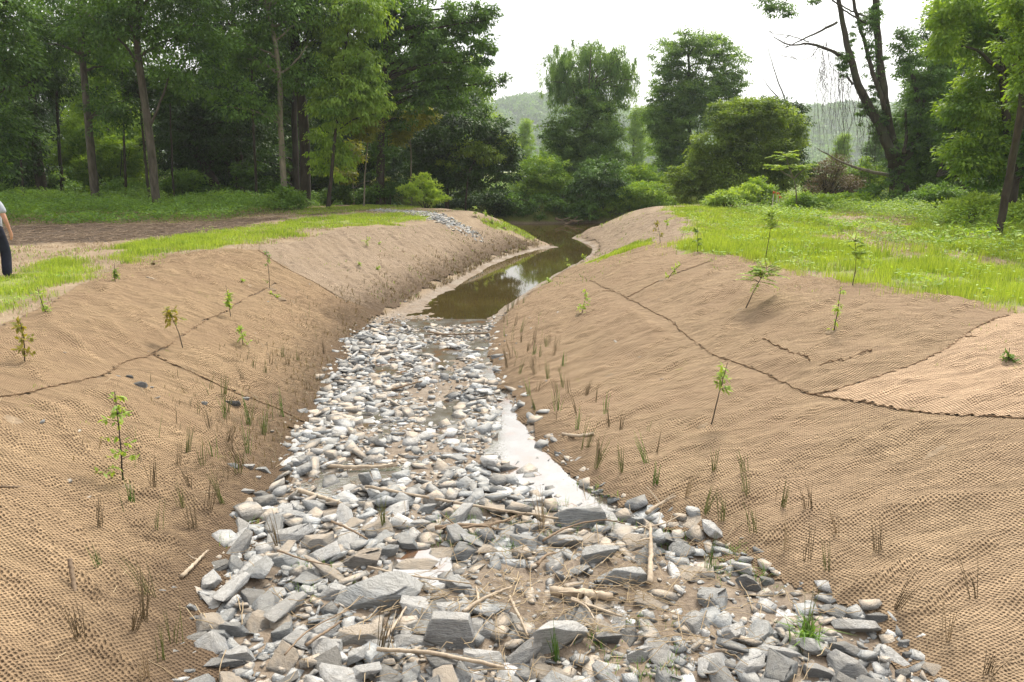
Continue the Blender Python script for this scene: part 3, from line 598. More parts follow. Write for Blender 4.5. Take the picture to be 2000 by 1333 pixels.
tree('tall_tree', 'tall slim grey trunked tree at the wood edge, thin branch forking off halfway up', 'tree', [(306, 416), (300, 330), (284, 200), (268, 100), (262, 0), (258, -120)], 33, .24, [(240, 40, 120, 90), (380, 110, 90, 90), (330, 10, 120, 80), (300, -70, 220, 80), (420, 180, 60, 40)], 'mid', 'grey', 380, .8, 60, limbs=[([(292, 240), (318, 190), (335, 130), (345, 60)], .06, .02), ([(275, 150), (250, 90), (190, 40), (140, 10)], .08, .02)], nb=14, r1=.14)
tree('tall_tree', 'grey trunked tree standing in the weeds, second light trunk from the wood end', 'tree', [(188, 402), (178, 300), (170, 220), (165, 150), (158, 40), (155, -60)], 36, .26, [(140, 80, 100, 70), (215, 215, 60, 50), (100, -10, 120, 80), (220, 60, 80, 80)], 'mid', 'grey', 260, .8, 60, r1=.14)
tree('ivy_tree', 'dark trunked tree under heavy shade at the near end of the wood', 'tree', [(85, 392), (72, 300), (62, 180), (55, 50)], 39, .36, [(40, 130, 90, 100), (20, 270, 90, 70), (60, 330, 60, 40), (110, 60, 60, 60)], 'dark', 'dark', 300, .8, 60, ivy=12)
tree('young_tree', 'thin dark sapling trunk behind the walking person', 'tree', [(43, 388), (40, 300), (38, 200)], 37, .09, [(20, 220, 60, 60)], 'dark', 'dark', 70, .7, 50, nb=5)
tree('overhanging_tree', 'leafy tree hanging over the corner above the walking person', 'tree', [(-70, 420), (-60, 250), (-40, 100), (-20, 0)], 30, .25, [(-10, 240, 60, 60), (10, 120, 60, 70), (-30, 310, 60, 40), (-20, 20, 90, 60)], 'mid', 'dark', 220, .7, 60)
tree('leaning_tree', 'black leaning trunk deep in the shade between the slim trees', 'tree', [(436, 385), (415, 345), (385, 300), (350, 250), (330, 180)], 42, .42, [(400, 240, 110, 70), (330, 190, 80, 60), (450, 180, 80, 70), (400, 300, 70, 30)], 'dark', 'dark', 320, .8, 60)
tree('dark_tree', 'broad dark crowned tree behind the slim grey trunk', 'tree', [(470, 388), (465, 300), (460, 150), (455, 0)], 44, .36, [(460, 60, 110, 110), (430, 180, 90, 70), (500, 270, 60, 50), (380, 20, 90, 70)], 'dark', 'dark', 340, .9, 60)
tree('vine_wrapped_tree', 'pale trunk wrapped in climbing vines with a forking upper branch', 'tree', [(556, 396), (550, 300), (547, 200), (545, 130), (530, 40), (505, -50)], 34, .19, [(500, 90, 70, 60), (590, 140, 60, 50), (480, 200, 60, 40), (540, 10, 120, 60)], 'mid', 'pale', 190, .7, 55, limbs=[([(549, 155), (575, 125), (600, 90)], .06, .02)], ivy=14, r1=.1)
tree('big_oak', 'thickest dark brown trunk in the wood with rough bark', 'tree', [(597, 400), (596, 300), (590, 200), (574, 80), (566, -80)], 37, .34, [(640, 20, 120, 70), (560, 60, 60, 70), (640, 110, 90, 60), (560, -40, 200, 80)], 'dark', 'dark', 330, .85, 60, r1=.26)
tree('dark_tree', 'dark double trunk close behind the vine wrapped trunk', 'tree', [(578, 388), (577, 300), (573, 150), (570, 0)], 41, .26, [(540, 150, 60, 60), (520, 320, 40, 30)], 'dark', 'dark', 110, .8, 60)
tree('young_tree', 'slender dark trunk close behind the tall slim grey one', 'tree', [(292, 398), (286, 330), (277, 240), (270, 150)], 36, .10, [(270, 170, 40, 30)], 'dark', 'dark', 40, .6, 50, nb=4)
tree('young_tree', 'slim straight trunk between the two grey trunks', 'tree', [(245, 396), (243, 300), (240, 200), (238, 90)], 38, .09, [(240, 130, 50, 40)], 'mid', 'brown', 60, .6, 50, nb=4)
tree('young_tree', 'thin upright trunk left of the vine wrapped trunk', 'tree', [(500, 394), (497, 300), (493, 180), (490, 60)], 38, .10, [(490, 100, 50, 50)], 'mid', 'brown', 70, .6, 50, nb=4)
tree('young_tree', 'thin trunk right of the leaning black trunk', 'tree', [(338, 392), (336, 320), (332, 220), (330, 120)], 37, .07, [(332, 160, 40, 40)], 'mid', 'dark', 50, .6, 50, nb=4)
tree('young_tree', 'dark slim trunk in the shade beyond the second grey trunk', 'tree', [(122, 394), (118, 320), (112, 230), (108, 120)], 40, .14, [(110, 150, 50, 40)], 'dark', 'dark', 60, .6, 50, nb=4)
tree('drooping_tree', 'light green tree with hanging sprays in front of the dark crowns', 'tree', [(640, 400), (650, 300), (665, 180), (680, 60)], 35, .12, [(690, 110, 70, 60), (670, 200, 70, 60), (650, 290, 50, 60), (720, 190, 50, 50), (700, 20, 80, 50), (640, 60, 60, 50)], 'bright', 'dark', 420, .55, 60, .14, droop=.9, nb=12)
tree('young_tree', 'thin pale bent sapling trunk in front of the ivy covered trunk', 'tree', [(709, 388), (712, 340), (718, 290), (716, 240)], 36, .06, [(712, 250, 30, 25)], 'yellow', 'pale', 40, .5, 50, .12, nb=3)
tree('ivy_tree', 'big ivy clad tree whose long boughs reach out over the pale sky', 'tree', [(742, 392), (744, 300), (746, 200), (752, 100), (768, -20)], 38, .30, [(830, 50, 90, 60), (910, 40, 60, 40), (820, 130, 90, 60), (890, 140, 70, 45), (940, 90, 30, 30), (760, 20, 70, 60), (950, 35, 30, 25), (770, 200, 50, 60), (985, 158, 14, 12), (950, 165, 30, 14), (860, 190, 60, 35), (740, 300, 30, 50)], 'mid', 'dark', 620, .5, 50, .16, limbs=[([(744, 215), (790, 190), (860, 175), (925, 165), (988, 158)], .09, .02), ([(748, 120), (800, 70), (870, 50), (950, 40)], .09, .02), ([(745, 170), (800, 170), (850, 210)], .06, .02)], nb=22, ivy=30)
tree('spreading_tree', 'low spreading dark tree overhanging the river mouth', 'tree', [(870, 400), (872, 340), (880, 280), (890, 230)], 42, .22, [(890, 240, 90, 50), (830, 300, 60, 60), (960, 270, 50, 60), (920, 320, 90, 50), (970, 330, 45, 50), (860, 350, 80, 35), (990, 300, 28, 50)], 'dark', 'dark', 560, .6, 60, .15, nb=14)
tree('olive_tree', 'yellow-olive leafed branches in the dark crown above the river mouth', 'tree', [(905, 400), (912, 340), (930, 310)], 40.5, .09, [(950, 305, 35, 16), (915, 290, 40, 16), (880, 320, 30, 14), (985, 280, 22, 40)], 'olive', 'dark', 80, .55, 50, .13, nb=4)
tree('yellow_tree', 'small yellow-green sunlit tree beside the ivy covered trunk', 'tree', [(800, 395), (803, 300), (800, 220)], 40, .08, [(800, 235, 40, 28), (780, 260, 28, 20), (830, 225, 22, 18)], 'yellow', 'pale', 60, .55, 55, .14, nb=7)
tree('yellow_tree', 'low yellowing tree glowing between the dark trunks', 'tree', [(690, 385), (688, 330), (686, 290)], 39.5, .06, [(690, 300, 24, 25), (675, 340, 26, 20), (745, 355, 14, 12)], 'yellow', 'pale', 44, .5, 50, .13, nb=5)
# inner rows of the wood: copies of three grown trees
def copytree(src, x, y, s, rz, label, group, name=None):
    r = src.copy(); r.name = name or src.name.split('.')[0]; r.location = (x, y, float(T(x, y))); r.scale = (s, s, s*rng.uniform(.9, 1.15)); r.rotation_euler = (0, 0, rz); C.objects.link(r)
    r['label'] = label; r['group'] = group
    for ch in list(src.children):
        c_ = ch.copy(); C.objects.link(c_); c_.parent = r
    return r
def wildtree(name, label, x, y, Ht, leaf, bk, seed=0, n=420, low=.12, group=GW, wr=.27, ls=.2):
    base = np.array([x, y, float(T(x, y))]); root = empty(name, base, label, 'tree', group); mb = MB()
    tp = bez([(0, 0, -.3), (rng.normal(0, .3), rng.normal(0, .3), Ht*.4), (rng.normal(0, .6), rng.normal(0, .6), Ht*.85)], 14, .06); mb.tube(tp, np.linspace(Ht*.022, Ht*.006, 14), 8, True, .05)
    lob = []
    for i in range(11):
        h = Ht*(low+(1-low)*(i+.5)/11); a = rng.uniform(0, 6.28); rr = Ht*wr*(1-.55*abs(i/10-.45)); q = rr*.55*rng.random()
        lob.append((math.cos(a)*q, math.sin(a)*q, h, rr*.75, rr*.75, Ht*.10))
    V, Q_, rn, cc = crown_arrays(lob, n, .95, 55, ls, .4)
    for k in rng.choice(len(cc), 10, replace=False):
        lo = tp[tp[:, 2] < cc[k][2]-.3]; s_ = lo[-1] if len(lo) else tp[2]; mb.tube(bez([s_, (s_+cc[k])/2+np.array([0, 0, .4]), cc[k]], 8, .08), np.linspace(.07, .015, 8), 5, False)
    mesh_obj('crown', V, Q_, FOL[leaf], root, False, {'rnd': ('POINT', 'FLOAT', rn)}); mb.build('trunk', BK[bk], root, True); return root
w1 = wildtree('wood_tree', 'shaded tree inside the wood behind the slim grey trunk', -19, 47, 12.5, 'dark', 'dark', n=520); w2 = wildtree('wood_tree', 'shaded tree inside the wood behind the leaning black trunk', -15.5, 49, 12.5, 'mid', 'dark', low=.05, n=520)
w3 = wildtree('wood_tree', 'leafy bright tree inside the wood behind the near trunks', -26, 46, 12, 'bright', 'dark', low=.06)
spots = [(-31, 44), (-35, 50), (-28, 54), (-23, 52), (-20, 58), (-14, 55), (-10.5, 52), (-8, 57), (-5.5, 60), (-12, 63), (-18, 66), (-25, 63), (-32, 60), (-40, 57), (-38, 66), (-29, 72), (-20, 76), (-10, 73), (-3.5, 69), (-44, 48), (-45, 70), (-34, 41), (-27, 49), (-22, 46.5), (-16.5, 53), (-12, 49.5), (-33, 55), (-9, 49), (-25, 58), (-6.5, 54)]
NT = Namer0([('tall slim grey trunk', 300, 380), ('leaning black trunk', 425, 370), ('vine wrapped trunk', 553, 380), ('ivy clad trunk', 742, 380), ('weed ringed grey trunk', 186, 380), ('spreading dark tree', 880, 380)])
for i, (x, y) in enumerate(spots):
    o_ = copytree((w1, w2, w3, w1)[i % 4], x, y, rng.uniform(.62, .95), rng.uniform(0, 6.28), '', 'deep trees of the left wood'); u_, v_ = proj(x, y, 1.7); NT.add(o_, ('shaded', 'dim green', 'bright leafed', 'shaded')[i % 4], 'tree deep in the wood', u_, 380-abs(v_-380)*6)
NT.done()
# shrubs under the wood
def shrub(name, label, lobes_px, D, leaf='mid', n=60, cr=.35, nl=55, ls=.11, cat='shrub', group=None, stems=6, droop=.2, bk='brown', shell=.5, up=0.0):
    lob = []
    for u, v, ru, rv in lobes_px:
        c_ = W(u, v, D+rng.normal(0, .3)); s = opt(c_)/F; lob.append((*c_, ru*s, ru*s*.8, rv*s))
    x, y = lob[0][0], D; base = np.array([x, y, float(T(x, y))]); root = empty(name, base, label, cat, group)
    V, Q_, rn, cc = crown_arrays(lob, n, cr, nl, ls, droop-up, .6, .5, shell); mesh_obj('foliage', V-base, Q_, FOL[leaf], root, False, {'rnd': ('POINT', 'FLOAT', rn)})
    mb = MB()
    for k in rng.choice(len(cc), min(stems, len(cc)), replace=False):
        mb.tube(bez([base-np.array([0, 0, .15]), (base+cc[k])/2+np.array([0, 0, .2]), cc[k]], 8, .04), np.linspace(.035, .008, 8), 5, False)
    mb.build('stem', BK[bk], root, True, base); return root
GS = 'shrubs at the wood edge'
shrub('shrub', 'light green upright shrub at the end of the wood beside the river mouth', [(832, 365, 28, 28), (805, 378, 24, 18), (850, 385, 24, 16)], 36.5, 'sap', 60, .35, 50, .13, group=GS, up=.5)
shrub('shrub', 'pale leafed bush at the foot of the vine wrapped trunk', [(560, 388, 34, 24), (530, 395, 30, 16), (460, 400, 30, 14)], 33.5, 'herb', 70, .35, 50, .12, group=GS)
shrub('shrub', 'dark round bush under the ivy covered trunk', [(760, 372, 35, 20), (720, 380, 30, 16)], 38, 'mid', 60, .4, 50, .12, group=GS)
shrub('shrub', 'bright green thicket lit between the two slim grey trunks', [(225, 280, 50, 45), (150, 260, 40, 35), (200, 330, 60, 40), (120, 310, 40, 40)], 43, 'bright', 160, .55, 55, .15, group=GS)
shrub('shrub', 'green thicket behind the tall slim grey trunk', [(350, 350, 50, 30), (300, 370, 40, 20), (250, 370, 50, 22)], 39, 'herb', 110, .5, 50, .14, group=GS)
shrub('shrub', 'leafy thicket low behind the leaning black trunk', [(490, 345, 40, 30), (520, 370, 30, 20), (430, 375, 50, 14)], 40, 'mid', 90, .45, 50, .14, group=GS)
shrub('shrub', 'green bushy growth behind the walking person', [(30, 370, 60, 30), (100, 350, 50, 35), (-40, 380, 50, 40)], 40, 'herb', 110, .5, 50, .14, group=GS)
shrub('shrub', 'dim bush at the base of the thick dark brown trunk', [(640, 382, 30, 16), (670, 375, 24, 20)], 39, 'mid', 50, .4, 50, .12, group=GS)
# across the river
GR = 'vine smothered bushes on the far river bank'
shrub('river_bush', 'rounded vine smothered bush just behind the river, tallest beside the dark spreading tree', [(1062, 335, 50, 38), (1030, 370, 42, 34), (1090, 370, 50, 30)], 50, 'limeweed', 260, .5, 60, .15, 'bush', GR, shell=.35)
shrub('river_bush', 'domed hanging bush right below the willow', [(1172, 340, 52, 34), (1150, 375, 45, 30), (1200, 370, 45, 30)], 49, 'mid', 260, .5, 60, .15, 'bush', GR, shell=.35, droop=.7)
shrub('river_bush', 'low green bush overhanging the far waterline below the domed bush', [(1060, 405, 60, 24), (1000, 400, 45, 24), (1130, 410, 55, 22)], 48.5, 'mid', 240, .45, 60, .14, 'bush', GR, shell=.35)
shrub('river_bush', 'wide green bush above the driftwood heap', [(1250, 380, 55, 28), (1200, 405, 50, 24), (1290, 400, 40, 24)], 49, 'limeweed', 260, .5, 60, .13, 'bush', GR, shell=.35)
shrub('river_bush', 'bush between the domed bush and the round green tree', [(1255, 345, 40, 22), (1300, 360, 30, 24)], 51.5, 'limeweed', 140, .5, 60, .15, 'bush', GR, shell=.4)
shrub('river_bush', 'dark bush at the water beneath the spreading dark tree', [(930, 385, 55, 24), (880, 392, 45, 20), (975, 395, 40, 24)], 47.8, 'dark', 230, .45, 60, .13, 'bush', GR)
shrub('river_bush', 'brown mixed thicket low on the bank beside the driftwood heap', [(1240, 425, 40, 12), (1290, 420, 30, 14)], 47.5, 'brown', 60, .35, 50, .10, 'bush', GR)
tree('willow_tree', 'tall airy willow with hanging sprays across the river', 'tree', [(1150, 410), (1148, 300), (1146, 230), (1140, 180)], 56, .26, [(1150, 96, 76, 26), (1098, 120, 44, 34), (1205, 115, 44, 34), (1150, 140, 88, 36), (1088, 160, 34, 40), (1222, 155, 32, 46), (1150, 170, 80, 30)], 'willow', 'grey', 620, 1.0, 60, .17, wd=.26, strand=1.1, limbs=[([(1147, 240), (1120, 180), (1095, 130)], .1, .03), ([(1147, 240), (1165, 170), (1195, 110)], .1, .03), ([(1146, 250), (1150, 180), (1155, 90)], .1, .03), ([(1147, 260), (1190, 200), (1225, 150)], .08, .02)], nb=14, shell=.6)
tree('ivy_mound_tree', 'dense green tree under the airy willow crown', 'tree', [(1140, 412), (1142, 330), (1148, 240)], 54.5, .2, [(1150, 220, 30, 50), (1130, 275, 60, 45), (1080, 255, 32, 32), (1180, 270, 45, 50), (1140, 320, 80, 40), (1095, 290, 45, 40), (1200, 320, 30, 40), (1150, 200, 40, 40), (1180, 215, 40, 30), (1115, 225, 34, 26), (1150, 370, 90, 26)], 'blue', 'dark', 900, .6, 60, .15)
tree('tall_tree', 'tall open crowned tree across the river between willow and olive tree', 'tree', [(1345, 400), (1348, 300), (1346, 200), (1345, 90)], 59, .26, [(1355, 85, 48, 34), (1310, 115, 42, 42), (1402, 98, 48, 40), (1432, 145, 32, 44), (1345, 150, 60, 36), (1300, 175, 34, 30), (1400, 170, 50, 30), (1330, 220, 64, 36), (1290, 225, 32, 36), (1300, 290, 34, 44), (1340, 290, 50, 50), (1290, 340, 30, 30), (1350, 190, 90, 44), (1275, 230, 24, 30), (1400, 215, 60, 34), (1300, 250, 46, 50)], 'blue', 'dark', 1350, .6, 56, .16, limbs=[([(1347, 240), (1375, 160), (1400, 90)], .09, .02), ([(1347, 220), (1320, 150), (1305, 100)], .09, .02)], nb=20)
tree('round_tree', 'broad round green tree on the far bank, widest crown above the pool', 'tree', [(1470, 402), (1468, 350), (1460, 280), (1455, 230)], 43, .24, [(1450, 240, 60, 34), (1500, 225, 46, 36), (1400, 280, 52, 40), (1480, 290, 70, 44), (1370, 330, 46, 40), (1540, 260, 32, 50), (1440, 340, 80, 42), (1530, 330, 40, 44), (1345, 372, 36, 26), (1400, 380, 50, 18), (1440, 215, 60, 26), (1330, 350, 30, 30)], 'olive', 'dark', 1000, .55, 60, .14, nb=12, shell=.38)
tree('dark_tree', 'dark leafed tree rising behind the round green tree', 'tree', [(1530, 400), (1530, 300), (1540, 210)], 47, .2, [(1545, 225, 36, 36), (1500, 205, 30, 22), (1550, 300, 26, 60), (1500, 300, 50, 60)], 'dark', 'dark', 240, .6, 60, .15, limbs=[([(1538, 190), (1515, 150), (1502, 105), (1500, 92)], .05, .015), ([(1520, 190), (1500, 170), (1488, 150)], .04, .012)])
for i, (u, y, s, l) in enumerate([(1235, 95, .75, 'hazy light green tree seen in the gap between willow and tall tree'), (1300, 110, .8, 'hazy tree behind the tall open crowned tree'), (1025, 100, .62, 'hazy pale tree in the gap left of the willow'), (1180, 120, .8, 'hazy tree low behind the willow trunk'),
                               (1620, 90, .55, 'hazy green tree behind the curtain of hanging vines'), (1690, 80, .62, 'hazy bright tree behind the big forked tree'), (1400, 100, .7, 'hazy tree hidden behind the round green tree'), (1750, 95, .8, 'hazy tree behind the fork of the big vine hung tree'), (1090, 140, .8, 'farthest hazy tree behind the willow crown')]):
    copytree((w3, w2)[i % 2], (u-1000)/F*y, y, s, rng.uniform(0, 6.28), l, 'hazy trees beyond the river', 'far_tree')
# right side
def px3(L, D, j=.25): return [W(u, v, D+rng.normal(0, j)) for u, v in L]
D = 38; b0 = W(1757, 400, D); base = np.array([b0[0], D, float(T(b0[0], D))])
root = empty('forked_tree', base, 'big dark forked tree with bare arching branches and hanging vines', 'tree')
mb = MB(); mb.tube(bez([base-np.array([0, 0, .3])]+px3([(1756, 360), (1752, 325), (1742, 295)], D), 12, .05), np.linspace(.52, .36, 12), 12, True, .10)
for L_, ra, rb in [([(1746, 310), (1728, 270), (1700, 215), (1675, 165), (1660, 110), (1648, 60), (1634, -20)], .36, .13), ([(1748, 300), (1735, 240), (1722, 160), (1715, 80), (1708, -30)], .32, .20),
                   ([(1730, 215), (1700, 130), (1685, 70), (1668, 10), (1662, -30)], .16, .10), ([(1752, 325), (1785, 290), (1797, 250), (1792, 190), (1778, 130)], .30, .10), ([(1765, 300), (1772, 260), (1768, 215)], .14, .07),
                   ([(1715, 40), (1680, 30), (1640, 10), (1610, -10)], .07, .03), ([(1790, 240), (1810, 190), (1815, 130)], .12, .05)]:
    mb.tube(bez(px3(L_, D, .3), 18, .06), np.linspace(ra, rb, 18)*.74, 9, True, .08)
mb.build('trunk', BK['brown'], root, True, base)
for L_, ra, rb in [([(1658, 115), (1620, 100), (1580, 82), (1545, 92), (1510, 72)], .09, .02), ([(1580, 82), (1545, 70), (1515, 68), (1495, 60)], .03, .01), ([(1635, 44), (1600, 62), (1560, 82), (1530, 95)], .07, .02), ([(1665, 165), (1655, 150)], .06, .04), ([(1690, 45), (1660, 30), (1625, 0)], .05, .03),
                   ([(1600, 90), (1580, 120), (1530, 110)], .02, .006), ([(1745, 345), (1700, 335), (1660, 325), (1620, 305), (1596, 290)], .11, .02)]:
    m_ = MB(); m_.tube(bez(px3(L_, D, .5), 14, .05), np.linspace(ra, rb, 14), 7, True, .1); 
    for _ in range(4):
        i = rng.integers(3, 13); q = bez(px3(L_, D, .01), 14)[i]; e = q+np.array([rng.normal(-.4, .5), rng.normal(0, .4), rng.normal(-.1, .5)]); m_.tube(bez([q, (q+e)/2+rng.normal(0, .1, 3), e], 6), np.linspace(.018, .004, 6), 4, False)
    m_.build('branch', BK['pale' if L_[0][0] == 1745 else 'brown'], root, True, base)
m_ = MB()
for i in range(150):
    u = rng.choice([rng.normal(1640, 28), rng.normal(1690, 25), rng.normal(1618, 15)]); v0 = np.interp(u, [1560, 1620, 1680, 1740], [85, 110, 180, 260])+rng.uniform(-30, 60); v1 = v0+(rng.uniform(25, 130) if rng.random() < .72 else rng.uniform(120, 250)); v1 = min(v1, 385); dd_ = D+rng.normal(0, .7)
    q = [W(u+rng.normal(0, 5), v, dd_) for v in np.linspace(v0, v1, 7)]; m_.tube(bez(q, 12, .12), np.linspace(.006+.008*rng.random(), .002, 12), 4, False)
m_.build('hanging_vines', BK['brown'], root, True, base)
lob = []
for u, v, ru, rv in [(1715, 150, 14, 70), (1700, 90, 12, 60), (1720, 230, 16, 50), (1712, 20, 12, 40), (1690, 215, 16, 30), (1755, 340, 26, 34), (1665, 75, 5, 30), (1745, 290, 24, 30), (1790, 270, 20, 40), (1700, 40, 26, 30), (1650, 120, 16, 30)]:
    c_ = W(u, v, D); s = opt(c_)/F; lob.append((*c_, ru*s, ru*s, rv*s))
V, Q_, rn, cc = crown_arrays(lob, 420, .25, 40, .09, .6); mesh_obj('ivy', V-base, Q_, FOL['mid'], root, False, {'rnd': ('POINT', 'FLOAT', rn)})
lob = []
for u, v, ru, rv in [(1520, 15, 30, 14), (1500, 5, 24, 10), (1540, 28, 12, 8), (1545, 88, 12, 5), (1775, 120, 30, 34), (1805, 170, 34, 40), (1770, 75, 26, 26), (1790, 230, 26, 30), (1590, 0, 10, 5), (1640, 75, 6, 8), (1800, 280, 34, 30), (1830, 130, 34, 40)]:
    c_ = W(u, v, D); s = opt(c_)/F; lob.append((*c_, ru*s, ru*s, rv*s))
V, Q_, rn, cc = crown_arrays(lob, 300, .42, 50, .12, .5); mesh_obj('crown', V-base, Q_, FOL['mid'], root, False, {'rnd': ('POINT', 'FLOAT', rn)})
tree('broad_tree', 'dense dark green tree right behind the forked tree', 'tree', [(1830, 402), (1835, 330), (1845, 250), (1850, 120)], 41, .3, [(1850, 190, 70, 60), (1830, 110, 34, 36), (1860, 260, 60, 50), (1800, 280, 36, 40), (1880, 120, 50, 60), (1840, 320, 60, 34), (1800, 190, 30, 44), (1840, 60, 40, 50), (1870, 10, 50, 40)], 'mid', 'dark', 560, .65, 60, .15)
tree('broad_tree', 'leafy tree filling in between the forked tree and the dark dense one', 'tree', [(1815, 402), (1812, 330), (1805, 250), (1800, 160)], 44, .2, [(1800, 170, 40, 40), (1790, 230, 50, 44), (1820, 300, 60, 44), (1770, 330, 50, 40), (1840, 130, 40, 36), (1730, 360, 60, 26)], 'mid', 'dark', 420, .6, 60, .14)
tree('broad_tree', 'sunlit green tree leaning in over the meadow edge', 'tree', [(1972, 415), (1975, 300), (1960, 180), (1950, 60)], 27, .26, [(1900, 60, 54, 50), (1960, 40, 70, 60), (1940, 150, 70, 60), (1890, 200, 50, 46), (1950, 250, 70, 50), (1900, 300, 60, 46), (1990, 320, 50, 60), (2050, 100, 90, 120), (1860, 30, 44, 40), (1840, 95, 30, 30), (1900, -10, 70, 40), (1845, 60, 30, 40)], 'bright', 'dark', 700, .55, 60, .14, nb=14)
tree('broad_tree', 'shaded tree at the picture edge behind the leaning trunk', 'tree', [(2070, 440), (2060, 300), (2050, 100)], 29, .3, [(2000, 250, 60, 100), (2080, 150, 110, 150), (2010, 360, 60, 40), (1930, 340, 50, 36)], 'mid', 'dark', 420, .65, 60, .15)
tree('broad_tree', 'dim tree behind the sunlit one, low arching trunk showing through', 'tree', [(1880, 400), (1885, 360), (1860, 335), (1830, 345)], 36, .2, [(1900, 240, 70, 60), (1930, 330, 50, 44), (1870, 330, 40, 30)], 'mid', 'dark', 260, .6, 60, .15)
tree('leaning_tree', 'slim bark mottled trunk leaning at the edge of the meadow', 'tree', [(1949, 460), (1962, 390), (1978, 310), (1990, 240), (2002, 150), (2015, 30), (2020, -60)], 20.5, .13, [(2010, 70, 50, 70), (1985, 15, 40, 40), (2030, 180, 50, 60), (1995, 150, 14, 24)], 'bright', 'brown', 150, .4, 50, .11, r1=.12)
tree('shade_tree', 'thick dark trunk behind the slim leaning trunk', 'tree', [(1976, 414), (1985, 330), (1998, 230), (2010, 100)], 25, .19, [(2040, 60, 60, 80), (2030, 280, 40, 60)], 'mid', 'dark', 130, .5, 50, .13)
GB = 'bushes at the foot of the right trees'
shrub('bush', 'rounded bright bush below the dense dark tree', [(1840, 378, 40, 20), (1800, 388, 26, 14)], 31, 'herb', 90, .35, 55, .10, 'bush', GB)
shrub('bush', 'feathery light bush right of the leaning trunk base', [(1900, 400, 40, 20), (1870, 410, 30, 14), (1990, 420, 30, 22)], 25, 'sap', 100, .3, 55, .10, 'bush', GB, up=.5)
shrub('bush', 'light green leafy bush by the survey stakes, low half', [(1420, 386, 34, 12), (1455, 378, 32, 18), (1390, 394, 22, 8)], 36, 'sap', 120, .3, 50, .12, 'bush', GB)
shrub('bush', 'upright light bush directly behind the survey stakes', [(1478, 368, 20, 20), (1500, 372, 16, 14), (1500, 390, 20, 12)], 37, 'limeweed', 80, .3, 50, .12, 'bush', GB)
shrub('bush', 'low green creeper mound under the pale low branch', [(1600, 390, 50, 12), (1660, 388, 46, 14), (1555, 395, 30, 10)], 35, 'limeweed', 130, .3, 50, .12, 'bush', GB)
shrub('bush', 'leafy mound around the foot of the big forked tree', [(1700, 380, 30, 18), (1760, 388, 40, 14), (1680, 395, 40, 10)], 35.5, 'mid', 110, .3, 50, .12, 'bush', GB)
shrub('thicket', 'brown twiggy thicket behind the hanging vines', [(1625, 340, 36, 40), (1660, 365, 34, 22), (1600, 370, 30, 24)], 41, 'brown', 200, .5, 34, .09, 'thicket', None, stems=90)
shrub('thicket', 'low green tangle closing the gap below the hanging vines', [(1620, 365, 50, 26), (1680, 355, 44, 34), (1590, 345, 26, 30), (1730, 345, 30, 34)], 44, 'mid', 260, .5, 50, .13, 'thicket', None)
shrub('thicket', 'sunlit thicket of green leaves between the vines and the fork', [(1690, 340, 30, 30), (1720, 360, 26, 24)], 43, 'bright', 80, .5, 50, .13, 'thicket', None)
shrub('thicket', 'shady thicket closing the view between the right trunks', [(1800, 350, 60, 40), (1900, 360, 60, 40), (1990, 380, 60, 40)], 42, 'mid', 200, .6, 50, .15, 'thicket', None)
def fern_shoot(pt, dirv, L, mb, mb2, nl=9, ls=.06):
    d = dirv/np.linalg.norm(dirv); q = np.array([pt+d*L*k-np.array([0, 0, .25*L*k*k]) for k in np.linspace(0, 1, 8)]); mb.tube(q, np.linspace(.004, .0015, 8)*max(1, L*1.5), 4, False)
    k = np.repeat(np.linspace(.25, 1, nl), 2); side = np.cross(d, [0, 0, 1]); side /= np.linalg.norm(side)+1e-9; s = np.tile([1, -1], nl)[:, None]
    c_ = pt+d*L*k[:, None]-np.array([0, 0, 1])*(.25*L*k**2)[:, None]; a = side*s+d*.5+rng.normal(0, .12, (len(k), 3)); a[:, 2] -= .25; a /= np.linalg.norm(a, axis=1)[:, None]
    V, Q_ = leaf_arrays(c_, a, np.tile([0, 0, 1.], (len(k), 1))+rng.normal(0, .2, (len(k), 3)), ls*(1-.35*k), ls*.34); mb2.add(V, Q_, r=np.repeat(rng.random(len(k)), 4))
# sumac behind the stakes
b0 = W(1556, 402, 34.5); base = np.array([b0[0], 34.5, float(T(b0[0], 34.5))]); root = empty('sumac', base, 'small sumac with forked pale stem and tiered feathery leaves', 'small tree'); mb, ml = MB(), MB()
for L_ in ([(1556, 402), (1555, 370), (1550, 348)], [(1550, 350), (1540, 325), (1535, 305)], [(1550, 350), (1565, 335), (1575, 328)], [(1550, 348), (1530, 338), (1522, 330)]):
    q = bez(px3(L_, 34.5, .05), 8); mb.tube(q, np.linspace(.045, .02, 8), 6)
    if L_[0][0] != 1556 or 1:
        for _ in range(16):
            a = rng.uniform(0, 6.28)
            if L_[0][1] < 400: fern_shoot(q[-1]+rng.normal(0, .05, 3), np.array([math.cos(a), math.sin(a)*.8, rng.uniform(0, .5)]), rng.uniform(.5, .9), mb, ml, 9, .26)
mb.build('trunk', BK['pale'], root, True, base); ml.build('crown', FOL['sap'], root, False, base)
